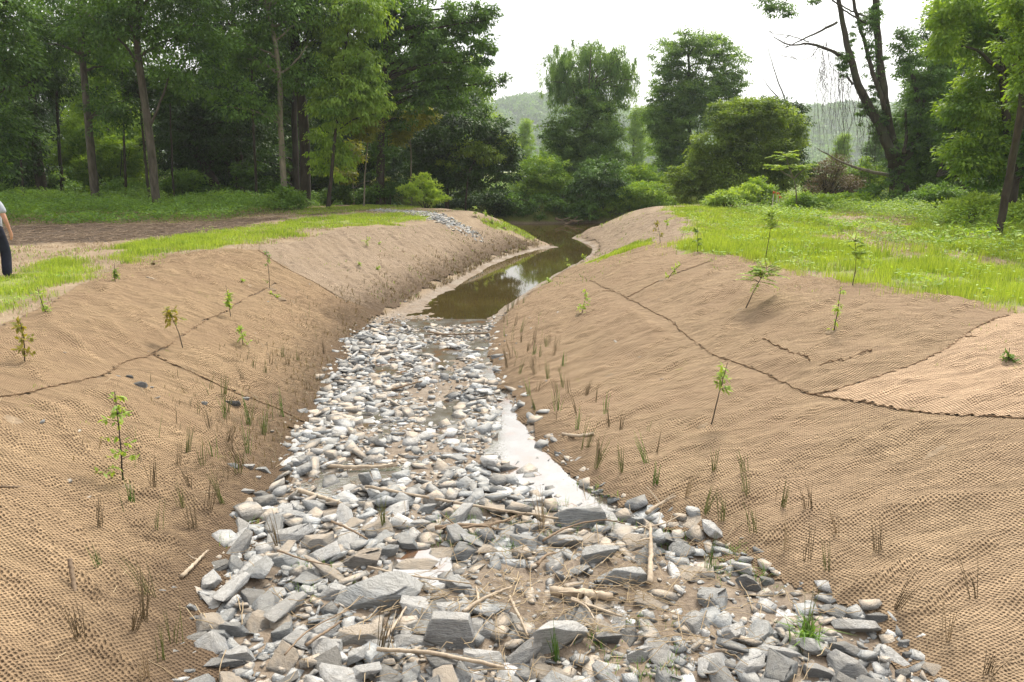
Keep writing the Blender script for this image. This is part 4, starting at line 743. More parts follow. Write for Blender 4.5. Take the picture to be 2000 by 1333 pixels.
# driftwood heap across the river
base = np.array(W(1120, 436, 46.6)); base[2] = .05; root = empty('driftwood_heap', base, 'bleached driftwood heap caught at the far waterline', 'driftwood'); 
for i in range(10):
    m_ = MB(); a = rng.uniform(-.5, .7); l = rng.uniform(.4, 1.0); c_ = base+np.array([rng.normal(0, .5), rng.normal(0, .25), .08+.25*rng.random()]); d = np.array([math.cos(a), .2*rng.normal(), math.sin(a)])*l/2
    m_.tube(bez([c_-d, c_+rng.normal(0, .06, 3), c_+d], 8, .02), np.linspace(.05, .02, 8), 6, True, .1); m_.build('branch', DW['brown'], root, True, base)
base = P(1052, 466); root = empty('dead_branch', base, 'bent bare branch standing in the shallow at the left bank tip', 'branch'); m_ = MB(); m_.tube(bez([base+[-.35, 0, 0], base+[0, 0, .12], base+[.12, 0, .32], base+[.2, 0, .30]], 10, .02), np.linspace(.04, .015, 10), 6); m_.build('wood', DW['brown'], root, True, base)

# ---------------------------------------------------------------- automatic wording for the many small look-alikes
LM = [('big white-faced boulder', 870, 1245), ('tan-striped square boulder', 1095, 1230), ('long blue slab', 735, 1165), ('flat-topped boulder', 1130, 1015), ('cream flat stone', 1030, 980), ('sandy square stone', 700, 1095), ('upright split stub', 1268, 1105), ('thick barkless log', 1130, 1170),
      ('dark crooked double branch', 910, 1043), ('white sky puddle', 1010, 830), ('straight gravel stick', 700, 915), ('wedge-shaped blue boulder', 1215, 1130), ('triangular upright stone', 718, 935), ('big lower-right boulder', 1665, 1290), ('long flat edge stone', 1690, 1225),
      ('orange rust puddle', 775, 730), ('pool end', 900, 630), ('long pale plank', 860, 1305), ('blade-like edge stone', 455, 1105), ('paired mat stones', 520, 965), ('bottom-left stones corner', 400, 1270), ('dark silt hollow', 1520, 1235), ('forked left stick', 380, 1110), ('long hem end', 610, 830), ('upper-left stones rim', 690, 660)]
# ---------------------------------------------------------------- stones
def rock_arrays(n, sx=1, sy=1, sz=.6, seed=0, jag=.25, bevel=True, sub=False):
    r = np.random.default_rng(seed); bm = bmesh.new(); bmesh.ops.create_cube(bm, size=1.0)
    for k in range(n-5):
        no = r.normal(size=3)*np.array([1, 1, .75]); no /= np.linalg.norm(no); co = no*r.uniform(.30, .50)*(1+.25*abs(no[0]*no[1]))
        bmesh.ops.bisect_plane(bm, geom=bm.verts[:]+bm.edges[:]+bm.faces[:], plane_co=Vector(co), plane_no=Vector(no), clear_outer=True)
        pts = [v.co.copy() for v in bm.verts]; bm.free(); bm = bmesh.new()
        for q in pts: bm.verts.new(q)
        bmesh.ops.convex_hull(bm, input=bm.verts[:]); bmesh.ops.delete(bm, geom=[v for v in bm.verts if not v.link_faces], context='VERTS'); bmesh.ops.dissolve_limit(bm, angle_limit=.05, verts=bm.verts[:], edges=bm.edges[:])
    kx, ky = r.normal(0, .3, 2)
    for v in bm.verts: v.co = Vector(((v.co.x+kx*v.co.z)*sx, (v.co.y+ky*v.co.z)*sy, v.co.z*sz))
    if bevel: bmesh.ops.bevel(bm, geom=bm.edges[:], offset=.014, segments=1, affect='EDGES', profile=.5)
    bmesh.ops.triangulate(bm, faces=bm.faces[:])
    if sub:
        bmesh.ops.subdivide_edges(bm, edges=[e for e in bm.edges if e.calc_length() > .16], cuts=3, use_grid_fill=True); bmesh.ops.triangulate(bm, faces=bm.faces[:])
        for v in bm.verts:
            c_ = v.co; k = .05*float(fbm(np.array([c_.x*5+c_.z*9]), np.array([c_.y*5-c_.z*9]), seed % 97, 3)[0]); v.co = c_*(1+k)
    bm.verts.ensure_lookup_table(); V = np.array([v.co[:] for v in bm.verts]); T3 = np.array([[v.index for v in f.verts] for f in bm.faces]); bm.free(); return V, T3
SHP = [('slab', 1.25, .85, .26), ('flat', 1.1, .95, .32), ('blocky', 1.05, .85, .58), ('wedge', 1.3, .75, .36), ('elongated', 1.55, .6, .32), ('chunky', .95, .95, .62)]
KEYS = list(ST); protos = []
for i in range(48):
    nm, a, b_, c_ = SHP[i % 6]; V, T3 = rock_arrays(11+i % 5, a, b_, c_, 1000+i, .25, True, True); tone = ['blue-grey', 'pale grey', 'silt-dusted', 'dark grey', 'pale grey', 'blue-grey', 'silt-dusted', 'pale grey'][(i//6) % 8]
    me_o = mesh_obj('stone', V, T3, ST[tone], None, False); protos.append((me_o.data, nm, tone)); bpy.data.objects.remove(me_o)
# the large named stones: pixel centre, width and height in pixels, tone, label
BIG = [(870, 1250, 108, 75, 'pale grey', 2.6, 'big white-faced angular boulder in the near stones', .8), (1095, 1245, 120, 78, 'pale grey', .9, 'square pale boulder with a tan stripe across its face', .75), (745, 1172, 190, 60, 'blue-grey', 2.75, 'long blue slab with a sandy top in the near stones', .42),
       (655, 1160, 80, 38, 'pale grey', .2, 'pale slab touching the end of the long blue slab', .45), (1135, 1018, 108, 42, 'blue-grey', .1, 'long grey boulder with flat sandy top beside the right mat', .6), (1035, 980, 62, 36, 'pale grey', .4, 'cream coloured flat stone in the middle of the bed', .5),
       (702, 1095, 90, 50, 'silt-dusted', .3, 'sandy topped square stone above the long blue slab', .6), (805, 1100, 90, 34, 'silt-dusted', 0, 'broad silt covered slab right of the sandy square stone', .4), (620, 1068, 70, 36, 'silt-dusted', .5, 'flat buff stone set in the left half of the bed', .5), (1215, 1130, 105, 50, 'blue-grey', .5, 'smooth blue wedge-shaped boulder beside the upright wood stub', .55),
       (1165, 1095, 80, 40, 'blue-grey', .15, 'blue-grey boulder just above the smooth wedge-shaped one', .6), (1105, 1062, 70, 34, 'pale grey', .1, 'pale stone with a shaded underside in front of the flat-topped boulder', .5), (718, 935, 34, 36, 'blue-grey', 1.0, 'triangular stone standing upright beside the straight stick', 1.3), (700, 1250, 95, 48, 'silt-dusted', .4, 'tan coloured boulder left of the white-faced boulder', .55),
       (950, 1290, 90, 40, 'pale grey', .2, 'low pale stone in front of the two biggest boulders', .5), (1185, 1250, 60, 36, 'dark grey', .2, 'dark stone right of the tan striped boulder', .6), (1250, 1280, 60, 40, 'pale grey', .7, 'bright stone near the lower edge, right of the dark stone', .7), (1665, 1290, 85, 80, 'pale grey', -.9, 'big pale boulder in the lower right stones', .6),
       (1595, 1272, 70, 36, 'pale grey', -.5, 'pale long stone left of the big lower right boulder', .5), (1690, 1228, 95, 38, 'pale grey', -.5, 'long flat stone along the edge of the right mat', .4), (1715, 1213, 44, 26, 'dark grey', 0, 'dark stone lying behind the long flat edge stone', .7), (1598, 1310, 80, 44, 'pale grey', -.2, 'broad white stone at the lower edge of the right stones', .55),
       (458, 1102, 44, 52, 'blue-grey', -.9, 'blade-like blue stone at the left mat edge', .8), (482, 960, 30, 20, 'pale grey', 0, 'white flat stone of the pair on the left mat', .5), (510, 967, 40, 20, 'dark grey', -.3, 'dark striped stone of the pair on the left mat', .5), (372, 1190, 40, 26, 'blue-grey', -.5, 'blue stone tilted where the left mat ends', .7), (388, 1212, 34, 20, 'dark grey', 0, 'dark flat-sided stone below the tilted blue stone', .6),
       (435, 1242, 42, 34, 'blue-grey', .1, 'dark blue rounded stone low at the left edge', .8), (455, 1235, 60, 40, 'blue-grey', .5, 'round shouldered stone behind the dark blue one', .7), (545, 1240, 44, 44, 'blue-grey', .4, 'blue boulder standing between smaller stones left of the tan boulder', .9), (430, 1300, 95, 30, 'dark grey', .1, 'long layered dark stone at the lower left edge', .4),
       (460, 1287, 74, 34, 'pale grey', .2, 'long pale layered stone above the dark layered one', .5), (370, 1316, 30, 24, 'blue-grey', .2, 'small blue stone at the bottom left end of the stones', .8), (1765, 1260, 26, 22, 'blue-grey', .2, 'rounded stone on the right mat edge, higher of two', .9), (1775, 1283, 22, 22, 'dark grey', 0, 'dark round stone on the right mat edge, lower of two', .9),
       (1765, 1320, 28, 28, 'dark grey', .4, 'squarish stone at the bottom right end of the stones', .9), (1502, 1136, 30, 20, 'blue-grey', 0, 'lone blue stone on the right mat edge', .7), (1245, 1022, 42, 22, 'blue-grey', 0, 'blue stone below the right mat corner', .7), (815, 1026, 48, 26, 'pale grey', .2, 'white flat stone left of the crooked double branch', .5),
       (832, 1002, 40, 22, 'blue-grey', .5, 'pale stone behind the crooked double branch', .6), (760, 1078, 40, 30, 'blue-grey', .5, 'blue stone right of the sandy square stone', .8), (395, 790, 22, 13, 'blue-grey', 0, 'lone pale stone lying on the left mat', .7), (455, 790, 28, 16, 'dark grey', .2, 'dark loose stone at the long hem on the left mat', .7), (475, 780, 24, 13, 'blue-grey', -.4, 'flat loose stone beside the dark one at the long hem', .5),
       (272, 752, 26, 16, 'dark grey', .3, 'darkest stone of the small pile on the left mat', .7), (252, 738, 14, 12, 'dark grey', .9, 'upright chip at the top of the small pile on the left mat', 1.0), (290, 758, 16, 9, 'pale grey', 0, 'pale chip beside the small pile on the left mat', .5), (230, 736, 14, 8, 'pale grey', 0, 'flat pale chip left of the small pile on the left mat', .5), (340, 1155, 28, 20, 'blue-grey', .2, 'blue stone lying free on the near left mat', .7),
       (316, 1160, 30, 18, 'pale grey', .1, 'pale stone touching the blue one on the near left mat', .6), (135, 1150, 18, 12, 'pale grey', .1, 'small white stone beside the thick stub on the near left mat', .6), (152, 1110, 24, 12, 'blue-grey', -.4, 'flat bluish stone behind the thick stub on the near left mat', .5), (10, 1140, 26, 16, 'pale grey', -.5, 'white stone cut by the picture edge on the near left mat', .6), (326, 1112, 13, 12, 'blue-grey', 0, 'little cube-like stone above the rush tuft on the left mat', .9),
       (293, 1183, 22, 12, 'pale grey', 0, 'small pale stone below the free blue stone', .5), (520, 591, 13, 8, 'pale grey', 0, 'small white stone high on the left bank', .6), (266, 538, 10, 6, 'dark grey', 0, 'tiny dark stone at the grass edge of the left bank', .7), (398, 536, 14, 6, 'pale grey', 0, 'pale chip high on the left mat below the grass', .5), (435, 570, 12, 7, 'pale grey', 0, 'pale chip beside the narrow upright sapling', .5), (445, 914, 40, 14, 'blue-grey', -.1, 'flat stone ending the row of stones lying across the left mat', .5), (478, 914, 34, 18, 'pale grey', -.4, 'pale stone second in the row lying across the left mat', .5), (514, 922, 36, 16, 'blue-grey', -.3, 'blue stone third in the row lying across the left mat', .6), (500, 935, 22, 11, 'pale grey', 0, 'small pale stone below the row on the left mat', .6), (540, 940, 22, 14, 'pale grey', -.4, 'stone closing the row where it meets the bed', .6)]
occ = []
def place(me, x, y, z, sx, sy, sz, rot): 
    o = bpy.data.objects.new('stone', me); o.location = (x, y, z); o.scale = (sx, sy, sz); o.rotation_euler = rot; C.objects.link(o); return o
for i, (u, v, pw, ph, tone, rz, lab, fl) in enumerate(BIG):
    q = P(u, v+ph*.3); s = opt(q)/F; w_ = pw*s; h_ = w_*fl*.85
    V, T3 = rock_arrays(13+i % 5, 1.0, .78, 1.0, 5000+i*3, .18, True, True); V = V/(V.max(0)-V.min(0)); V[:, 1] *= float(np.clip((ph*s-h_*.75)/.62/w_, .38, .85))
    o_ = mesh_obj('stone', V, T3, ST[tone]); o_.location = (q[0], q[1]+w_*.15, q[2]+h_*.22); o_.scale = (w_, w_, h_*.9); o_.rotation_euler = (rng.normal(0, .08), rng.normal(0, .08), (rz if rz < 2 else rz-2.9)*.3)
    tag(o_, lab, 'stone', 'loose riprap stones'); occ.append((q[0], q[1]+w_*.15, w_*.42))
# all other stones
def silt(x, y):     # where the bed shows sand or water between scattered stones
    s = 0
    for px, py, rx, ry, dp in PUD: s = np.maximum(s, np.exp(-((x-px)/rx)**2-((y-py)/ry)**2)*min(.78, dp*10.5))
    for px, py, rx, ry in [(1.5, 4.75, .9, .5), (1.0, 5.1, .8, .4), (-.1, 4.9, .6, .35), (-.9, 7.9, 1.6, .45), (-1.6, 8.6, .9, .5), (1.6, 4.6, .5, .3), (-1.2, 10.6, .7, .8), (.2, 4.55, .4, .25), (-1.0, 16.6, 2.4, .9)]: s = np.maximum(s, .85*np.exp(-((x-px)/rx)**2-((y-py)/ry)**2))
    return np.clip(s+.5*vn(x*1.7, y*1.7, 97)+.35*vn(x*4, y*4, 98)+.14+.08*smooth((y-6)/3)+.14*(y < 5.4)*(x > 0), 0, 1)
n = 42000; y = 3.0+rng.random(n)**1.15*13.8; x = rng.uniform(-4.4, 3.3, n); d = sdist(x, y)
sz = np.clip(np.exp(rng.normal(math.log(.074), .52, n)), .032, .19); sz = np.where(y > 8, np.clip(sz, .05, .17), sz)
k = (d < -.03+.20*rng.random(n)**4+.10*(x > 0)) & (y < 15.6+.9*vn(x*1.5, x*0, 151)+.8*rng.random(n)**4); x, y, sz = x[k], y[k], sz[k]; order = np.argsort(-sz); x, y, sz = x[order], y[order], sz[order]
sv = silt(x, y); keep = rng.random(len(x)) > np.clip(sv*1.05, 0, .97)
cell = {}; chosen = []
for q in occ: cell.setdefault((int(q[0]//.4), int(q[1]//.4)), []).append(q)
for i in range(len(x)):
    if not keep[i]: continue
    cx, cy = int(x[i]//.4), int(y[i]//.4); ok = True
    for a in (-1, 0, 1):
        for b_ in (-1, 0, 1):
            for ox, oy, orr in cell.get((cx+a, cy+b_), ()):
                if (ox-x[i])**2+(oy-y[i])**2 < (orr+sz[i]*.36)**2*.92: ok = False; break
            if not ok: break
        if not ok: break
    if ok: cell.setdefault((cx, cy), []).append((x[i], y[i], sz[i]*.40)); chosen.append(i)
ch = np.array(chosen); x, y, sz = x[ch], y[ch], sz[ch]; z = T(x, y)
z = z-sz*.16*(vn(x*1.3, y*1.3, 99)+.5)*(y > 6.5); up = (rng.random(len(x)) < .14) & (silt(x, y) < .3)                                        # some lie on top of others
ang = rng.uniform(0, 6.28, len(x)); shape = rng.integers(0, 48, len(x)); tx = rng.normal(0, .22, len(x)); ty = rng.normal(0, .22, len(x))
dep = y*CP-(z-HC)*SP; app = sz/dep; rank = np.argsort(-app); NI = 298-len(BIG); ind = rank[:NI]; rest = rank[NI:]
print('stones', len(x), 'individual', NI)
NM = Namer(LM)
for i in ind:
    me, nm, tone = protos[shape[i]]; s = sz[i]*1.12
    o_ = place(me, x[i], y[i], z[i]+s*.06+(s*.25 if up[i] else 0), s, s, s*rng.uniform(.85, 1.2), (tx[i], ty[i], ang[i])); tag(o_, None, 'stone', 'loose riprap stones')
    u, v = proj(x[i], y[i], z[i]); big = 'large' if sz[i] > .21 else ('middling' if sz[i] > .155 else 'small'); NM.add(o_, f'{big} {tone.replace(" ", "-")} {nm}', 'stone', u, v)
NM.done()
simple = [rock_arrays(8+i % 4, *SHP[i % 6][1:], 3000+i, .25, False, False) for i in range(24)]
def rots(a, tx_, ty_):
    ca, sa = math.cos(a), math.sin(a); R = np.array([[ca, -sa, 0], [sa, ca, 0], [0, 0, 1.]]); cx, sx_ = math.cos(tx_), math.sin(tx_); cy, sy_ = math.cos(ty_), math.sin(ty_)
    return R@np.array([[cy, 0, sy_], [0, 1, 0], [-sy_, 0, cy]])@np.array([[1, 0, 0], [0, cx, -sx_], [0, sx_, cx]])
def stonemass(name, label, X_, Y_, Z_, S_, cat='stones', lift=.06):
    VV, TT, RR, MI, nn = [], [], [], [], 0
    for i in range(len(X_)):
        V, T3 = simple[rng.integers(0, 24)]; V = (V*S_[i]*1.12)@rots(rng.uniform(0, 6.28), rng.normal(0, .25), rng.normal(0, .25)).T+np.array([X_[i], Y_[i], Z_[i]+S_[i]*lift])
        VV.append(V); TT.append(T3+nn); RR.append(np.full(len(V), rng.random())); MI.append(np.full(len(T3), rng.choice(4, p=[.30, .20, .33, .17]))); nn += len(V)
    return tag(mesh_obj(name, np.vstack(VV), np.vstack(TT), None, None, False, {'rnd': ('POINT', 'FLOAT', np.concatenate(RR))}, mats=[ST[k] for k in KEYS], midx=np.concatenate(MI)), label, cat, None, 'stuff')
stonemass('riprap_stones', 'mass of smaller grey stones filling the channel bed', x[rest], y[rest], z[rest]+np.where(up[rest], sz[rest]*.3, 0), sz[rest])
n = 22000; gx_ = rng.uniform(-4.3, 3.3, n); gy_ = 3+rng.random(n)**1.3*14; k = (sdist(gx_, gy_) < .12) & (rng.random(n) > silt(gx_, gy_)*.6); gx_, gy_ = gx_[k], gy_[k]
stonemass('gravel', 'fine grey chips lying between the channel stones', gx_, gy_, T(gx_, gy_), rng.uniform(.014, .05, len(gx_)), 'gravel')
n = 420; gx_ = rng.uniform(-7, 7, n); gy_ = rng.uniform(2.5, 19, n); d = sdist(gx_, gy_); k = (d > .05) & (d < 4) & (rng.random(n) < np.exp(-d*.9)+.05)
stonemass('stray_chips', 'stray stone chips lying scattered on the jute mats', gx_[k], gy_[k], T(gx_[k], gy_[k])+.03, rng.uniform(.015, .05, int(k.sum())), 'gravel')
PA = bez(PP([(742, 412), (790, 414), (830, 420), (870, 434), (905, 450), (925, 458)]), 60); k = rng.integers(0, 60, 2200); gx_ = PA[k, 0]+rng.normal(0, .28, 2200); gy_ = PA[k, 1]+rng.normal(0, .32, 2200)
stonemass('gravel_path', 'pale crushed stone strip running over the left bank crest', gx_, gy_, T(gx_, gy_), rng.uniform(.05, .13, 2200), 'gravel')
n = 1500; q = Lw[rng.integers(0, len(Lw), n)]; 

# ---------------------------------------------------------------- sticks and driftwood
def stick(label, pts, pw, name='stick', m_='pale', lift=.05, taper=.5, twigs=0, cat='stick', rough=.1, h=()):
    q = [P(*a) for a in pts]
    for k_, a in enumerate(h): q[k_][2] += a
    base = q[0].copy(); root = empty(name, base, label, cat, 'sticks and driftwood'); r = pw*opt(q[0])/F/2; mb = MB(); c_ = bez(q, max(10, 6*len(pts)), r*.5); c_[:, 2] += lift+r*.5
    rr = np.linspace(r, r*taper, len(c_)); mb.tube(c_, rr, 8, True, rough); mb.build('wood', DW[m_], root, True, base)
    for _ in range(twigs):
        i = rng.integers(3, len(c_)-2); a = rng.uniform(0, 6.28); l = r*rng.uniform(5, 12); tb = MB(); e = c_[i]+np.array([math.cos(a), math.sin(a), .35])*l; tb.tube(bez([c_[i], (c_[i]+e)/2+rng.normal(0, r*.4, 3), e], 7), np.linspace(r*.4, r*.12, 7), 5, True); tb.build('twig', DW[m_], root, True, base)
    return root
stick('thick barkless log with broken end lying in the near silt', [(1075, 1170), (1130, 1166), (1195, 1176)], 20, 'log', 'pale', .05, .8, 1, 'log', .15)
stick('upright split wood stub leaning between the right stones', [(1268, 1155), (1270, 1110), (1268, 1060)], 12, 'wood_stub', 'pale', .06, .6, 2, 'driftwood', .2, (0, .06, .12))
stick('dark crooked double branch across the middle of the bed', [(850, 1048), (900, 1043), (960, 1040), (1020, 1015)], 9, 'branch', 'brown', .07, .5, 4, 'branch', .15)
stick('second dark branch bent beside the crooked double branch', [(870, 1055), (930, 1042), (975, 1048)], 7, 'branch', 'brown', .08, .5, 2, 'branch')
stick('long thin pole running across the bed towards the flat-topped boulder', [(715, 965), (820, 992), (930, 1008), (1090, 1030)], 6, 'stick', 'pale', .10, .7)
stick('straight stick lying across the gravel in the upper bed', [(638, 914), (700, 916), (776, 912)], 8, 'stick', 'pale', .07, .8, 1)
stick('pale split stick slanting in from the left mat', [(580, 968), (625, 985), (668, 1000)], 9, 'stick', 'pale', .07, .7)
stick('long pale plank along the lower edge of the stones', [(738, 1298), (850, 1310), (985, 1322)], 8, 'plank', 'pale', .10, .9)
stick('thin reed stalk crossing the long slab', [(720, 1130), (800, 1150), (920, 1175)], 4, 'stalk', 'pale', .13, .6)
stick('short pale stick pointing at the tan striped boulder', [(995, 1195), (1015, 1230), (1032, 1260)], 7, 'stick', 'pale', .08, .6)
stick('bleached stick leaning on the white-faced boulder from above', [(905, 1222), (950, 1195), (1000, 1175)], 8, 'stick', 'pale', .09, .6)
stick('short upright splinter above the white-faced boulder', [(940, 1225), (935, 1190), (930, 1165)], 9, 'splinter', 'pale', .07, .5)
stick('thin branch left of the white-faced boulder running down to the plank', [(755, 1268), (785, 1225), (800, 1200)], 7, 'stick', 'pale', .09, .6, 1)
stick('long thin stick at the bottom left among the stones', [(600, 1290), (650, 1255), (670, 1245)], 7, 'stick', 'brown', .10, .6)
stick('thin dark twig arching over the pale shaded stone', [(1060, 1080), (1110, 1052), (1180, 1038), (1220, 1048)], 5, 'twig', 'brown', .12, .5, 2)
stick('short brown branch below the upright stub', [(1050, 1120), (1065, 1105), (1085, 1092)], 7, 'stick', 'brown', .08, .5)
stick('grey root like stick at the right mat corner', [(1262, 1014), (1290, 996), (1318, 982)], 8, 'stick', 'pale', .06, .6, 2)
stick('curved pale twig below the right mat corner', [(1245, 1045), (1290, 1040), (1330, 1020)], 4, 'twig', 'pale', .07, .6, 2)
stick('short dark ended stick lying on the right mat', [(1098, 857), (1130, 862), (1160, 856)], 7, 'stick', 'pale', .05, .9)
stick('forked bleached stick lying on the near left mat', [(356, 1140), (380, 1115), (408, 1088)], 9, 'stick', 'pale', .05, .5, 1)
stick('thin straight stick at the edge of the left mat', [(-20, 962), (20, 963), (62, 964)], 5, 'stick', 'brown', .05, .6)
stick('short twig lying high on the left bank', [(288, 547), (300, 550), (312, 554)], 4, 'twig', 'pale', .04, .6)
stick('long thin stick on the left mat below the seam', [(480, 730), (520, 755), (555, 776)], 4, 'stick', 'brown', .04, .7)
stick('thin stick lying by the orange puddle', [(765, 765), (790, 762), (825, 753)], 5, 'stick', 'brown', .07, .6)
stick('bent stick in the stones behind the orange puddle', [(835, 650), (870, 655), (955, 656)], 4, 'stick', 'brown', .07, .6, 2)
stick('curved thin branch in front of the tan striped boulder', [(1115, 1195), (1145, 1205), (1160, 1235)], 5, 'stick', 'pale', .10, .6)
stick('pale stick right of the thick log', [(1115, 1185), (1170, 1200), (1215, 1215)], 7, 'stick', 'pale', .07, .6)
stick('thin twig across the sandy square stone', [(650, 1055), (690, 1070), (720, 1090)], 5, 'twig', 'brown', .16, .6)
stick('long thin twig over the near left stones', [(545, 1108), (600, 1125), (650, 1132)], 4, 'twig', 'brown', .13, .6, 1)
stick('reed stalk sloping over the stones at the bottom middle', [(560, 1320), (600, 1270), (680, 1225)], 4, 'stalk', 'brown', .14, .6)
# straw litter
VV = MB(); n = 700
for i in range(n):
    if i < 520: x_, y_ = rng.normal(.3, 1.0), rng.normal(4.7, .7)
    else: x_, y_ = rng.uniform(-6, 6), rng.uniform(3, 14)
    if y_ < 3: continue
    a = rng.normal(.2, .9) if i < 520 else rng.uniform(0, 6.28); l = rng.uniform(.08, .5); q = []
    for s in np.linspace(-.5, .5, 5):
        xx, yy = x_+math.cos(a)*l*s+rng.normal(0, .005), y_+math.sin(a)*l*s+rng.normal(0, .005); q.append((xx, yy, float(T(xx, yy))+(.05+.06*rng.random() if i < 520 else .045)))
    VV.tube(q, rng.uniform(.0013, .0038), 4, False)
MV = MB(); qx = rng.uniform(MUL[:, 0].min(), MUL[:, 0].max(), 5000); qy = rng.uniform(MUL[:, 1].min(), MUL[:, 1].max(), 5000); k = inpoly(qx, qy, MUL)
for x_, y_ in zip(qx[k], qy[k]):
    a = rng.uniform(0, 6.28); l = rng.uniform(.1, .55); z_ = float(T(x_, y_)); d_ = np.array([math.cos(a), math.sin(a), rng.normal(0, .12)])*l/2; MV.tube([np.array([x_, y_, z_+.03])-d_, np.array([x_, y_, z_+.05]), np.array([x_, y_, z_+.03])+d_], rng.uniform(.003, .010), 4, False)
tag(MV.build('brush_litter', DW['brown']), 'dark churned brush and bark chips on the dirt track', 'litter', None, 'stuff')
tag(VV.build('straw_litter', FOL['straw']), 'dry straw and reed bits littering the stones and mats', 'litter', None, 'stuff')
# ---------------------------------------------------------------- saplings
def sapling(label, base_px, top_px, leaf='sap', style='leafy', spread=.5, nleaf=60, cat='sapling', ls=.06, low=.35, r=.008, name='sapling', grp='planted saplings'):
    b_ = P(*base_px); s = opt(b_)/F; hgt = (base_px[1]-top_px[1])*s/CP*.98; top = b_+np.array([(top_px[0]-base_px[0])*s, rng.normal(0, .05), hgt])
    root = empty(name, b_, label, cat, grp); mb, ml = MB(), MB(); mid = (b_+top)/2+np.array([rng.normal(0, .04), 0, .02])*hgt
    c_ = bez([b_-np.array([0, 0, .04]), mid, top], 14, .006); mb.tube(c_, np.linspace(r, r*.35, 14), 6, False)
    if style == 'fern':
        for i in range(int(nleaf/3.5)):
            a = rng.uniform(0, 6.28); k = rng.integers(9, 14); fern_shoot(c_[k], np.array([math.cos(a), math.sin(a), rng.uniform(-.1, 1.3)]), hgt*rng.uniform(.3, .5)*spread*1.5, mb, ml, 12, ls*1.3)
    else:
        nb = max(4, int(nleaf/6.5))
        for i in range(nb):
            f_ = low+(1-low)*rng.random(); p0 = c_[min(13, int(f_*13))]; a = rng.uniform(0, 6.28); l = hgt*spread*rng.uniform(.12, .42)*(1.25-f_*.6); e = p0+np.array([math.cos(a), math.sin(a), rng.uniform(.0, .5)])*l
            bq = bez([p0, (p0+e)/2+np.array([0, 0, .1*l]), e], 6); mb.tube(bq, np.linspace(r*.4, r*.15, 6), 4, False)
            k = rng.integers(1, 6, 9); pt = bq[k]+rng.normal(0, .01, (9, 3)); ax_ = runit(9)*.8+(e-p0)/l*.5; ax_[:, 2] -= .35; ax_ /= np.linalg.norm(ax_, axis=1)[:, None]
            V, Q_ = leaf_arrays(pt, ax_, np.array([0, 0, 1])+runit(9)*.5, 1.05*ls*rng.uniform(.7, 1.3, 9), ls*.5); ml.add(V, Q_, r=np.repeat(rng.random(9), 4))
    mb.build('stem', BK['brown'], root, True, b_); ml.build('leaves', FOL[leaf], root, False, b_)
    n = 14; th = np.arange(n)*2*math.pi/n; V = [(0, 0, .03)]
    for rr, zz in ((.05, .035), (.09, .022), (.13, -.01)): V += [(math.cos(a)*rr*rng.uniform(.7, 1.3), math.sin(a)*rr*rng.uniform(.7, 1.3), zz*rng.uniform(.5, 1.6)) for a in th]
    T3 = [(0, 1+k, 1+(k+1) % n) for k in range(n)]; Q4 = [(1+l*n+k, 1+(l+1)*n+k, 1+(l+1)*n+(k+1) % n, 1+l*n+(k+1) % n) for l in (0, 1) for k in range(n)]
    mesh_obj('soil_mound', V, [np.array(T3), np.array(Q4)], M_SOIL, root, False); return root
sapling('sapling with yellowing leaves at the left end of the long hem', (47, 716), (50, 625), 'rust', nleaf=60, ls=.075)
sapling('tall green sapling low on the near left bank, leafy top and leafy foot', (240, 950), (232, 768), 'sap', nleaf=110, ls=.062, low=.15, spread=.55, r=.009)
sapling('leaning sapling with drooping olive leaves above the hem fork', (359, 686), (336, 602), 'rust', nleaf=54, low=.7, ls=.085)
sapling('narrow upright light green sapling beside the rising hem', (452, 626), (448, 556), 'sap', nleaf=64, spread=.3, ls=.075, low=.2)
sapling('thin willow-like sapling above the crossing hems', (527, 566), (526, 488), 'herb', nleaf=50, spread=.3, ls=.06, low=.2)
sapling('low pale green clump sapling halfway down the left bank', (475, 680), (476, 640), 'sap', nleaf=60, spread=1.0, ls=.07, low=.2)
sapling('small sprig sapling at the corner of the left grass', (225, 556), (228, 515), 'olive', nleaf=50, spread=.5, ls=.07, low=.2)
sapling('short brown withered sapling below the left grass', (300, 522), (299, 508), 'brown', nleaf=20, spread=.8, ls=.06, low=.2)
sapling('thin green sapling standing in the left grass clump', (95, 620), (86, 560), 'sap', nleaf=50, spread=.35, ls=.06, low=.2)
sapling('leafy offshoot sapling at the foot of the crossing hem', (545, 585), (530, 572), 'sap', nleaf=24, spread=1.0, ls=.06)
sapling('yellow leaved sapling leaning over the long right hem', (1387, 836), (1412, 706), 'sap', nleaf=60, low=.6, spread=.45, ls=.07)
sapling('mimosa-like feathery sapling leaning at the edge of the right grass', (1452, 608), (1488, 524), 'sap', 'fern', .75, 110, ls=.07, r=.010)
sapling('feathery topped sapling standing in the lime grass by the stakes', (1494, 512), (1502, 420), 'sap', 'fern', .5, 100, ls=.08, r=.010)
sapling('feathery sapling on a straight stem in the right grass front', (1664, 562), (1664, 474), 'sap', 'fern', .5, 90, ls=.07)
sapling('thin leafy sapling on the open upper right mat', (1628, 650), (1634, 560), 'sap', nleaf=70, spread=.35, ls=.06, low=.1)
sapling('bushy seedling beside the short hem above the pool end', (1135, 616), (1142, 566), 'sap', nleaf=70, spread=.5, ls=.07, low=.1)
sapling('low bushy seedling on the pale orange mat', (1966, 712), (1968, 680), 'herb', nleaf=70, spread=1.1, ls=.05, low=.1)
sapling('leafy shoot bending over the short right hem', (1300, 548), (1330, 515), 'sap', nleaf=40, spread=.5, ls=.07, low=.3)
sapling('slim seedling at the front of the meadow beside the bare slope', (1363, 496), (1356, 430), 'olive', nleaf=40, spread=.35, ls=.08, low=.3)
sapling('rusty seedling on the far right slope', (1290, 478), (1278, 430), 'rust', nleaf=40, spread=.5, ls=.09, low=.3)
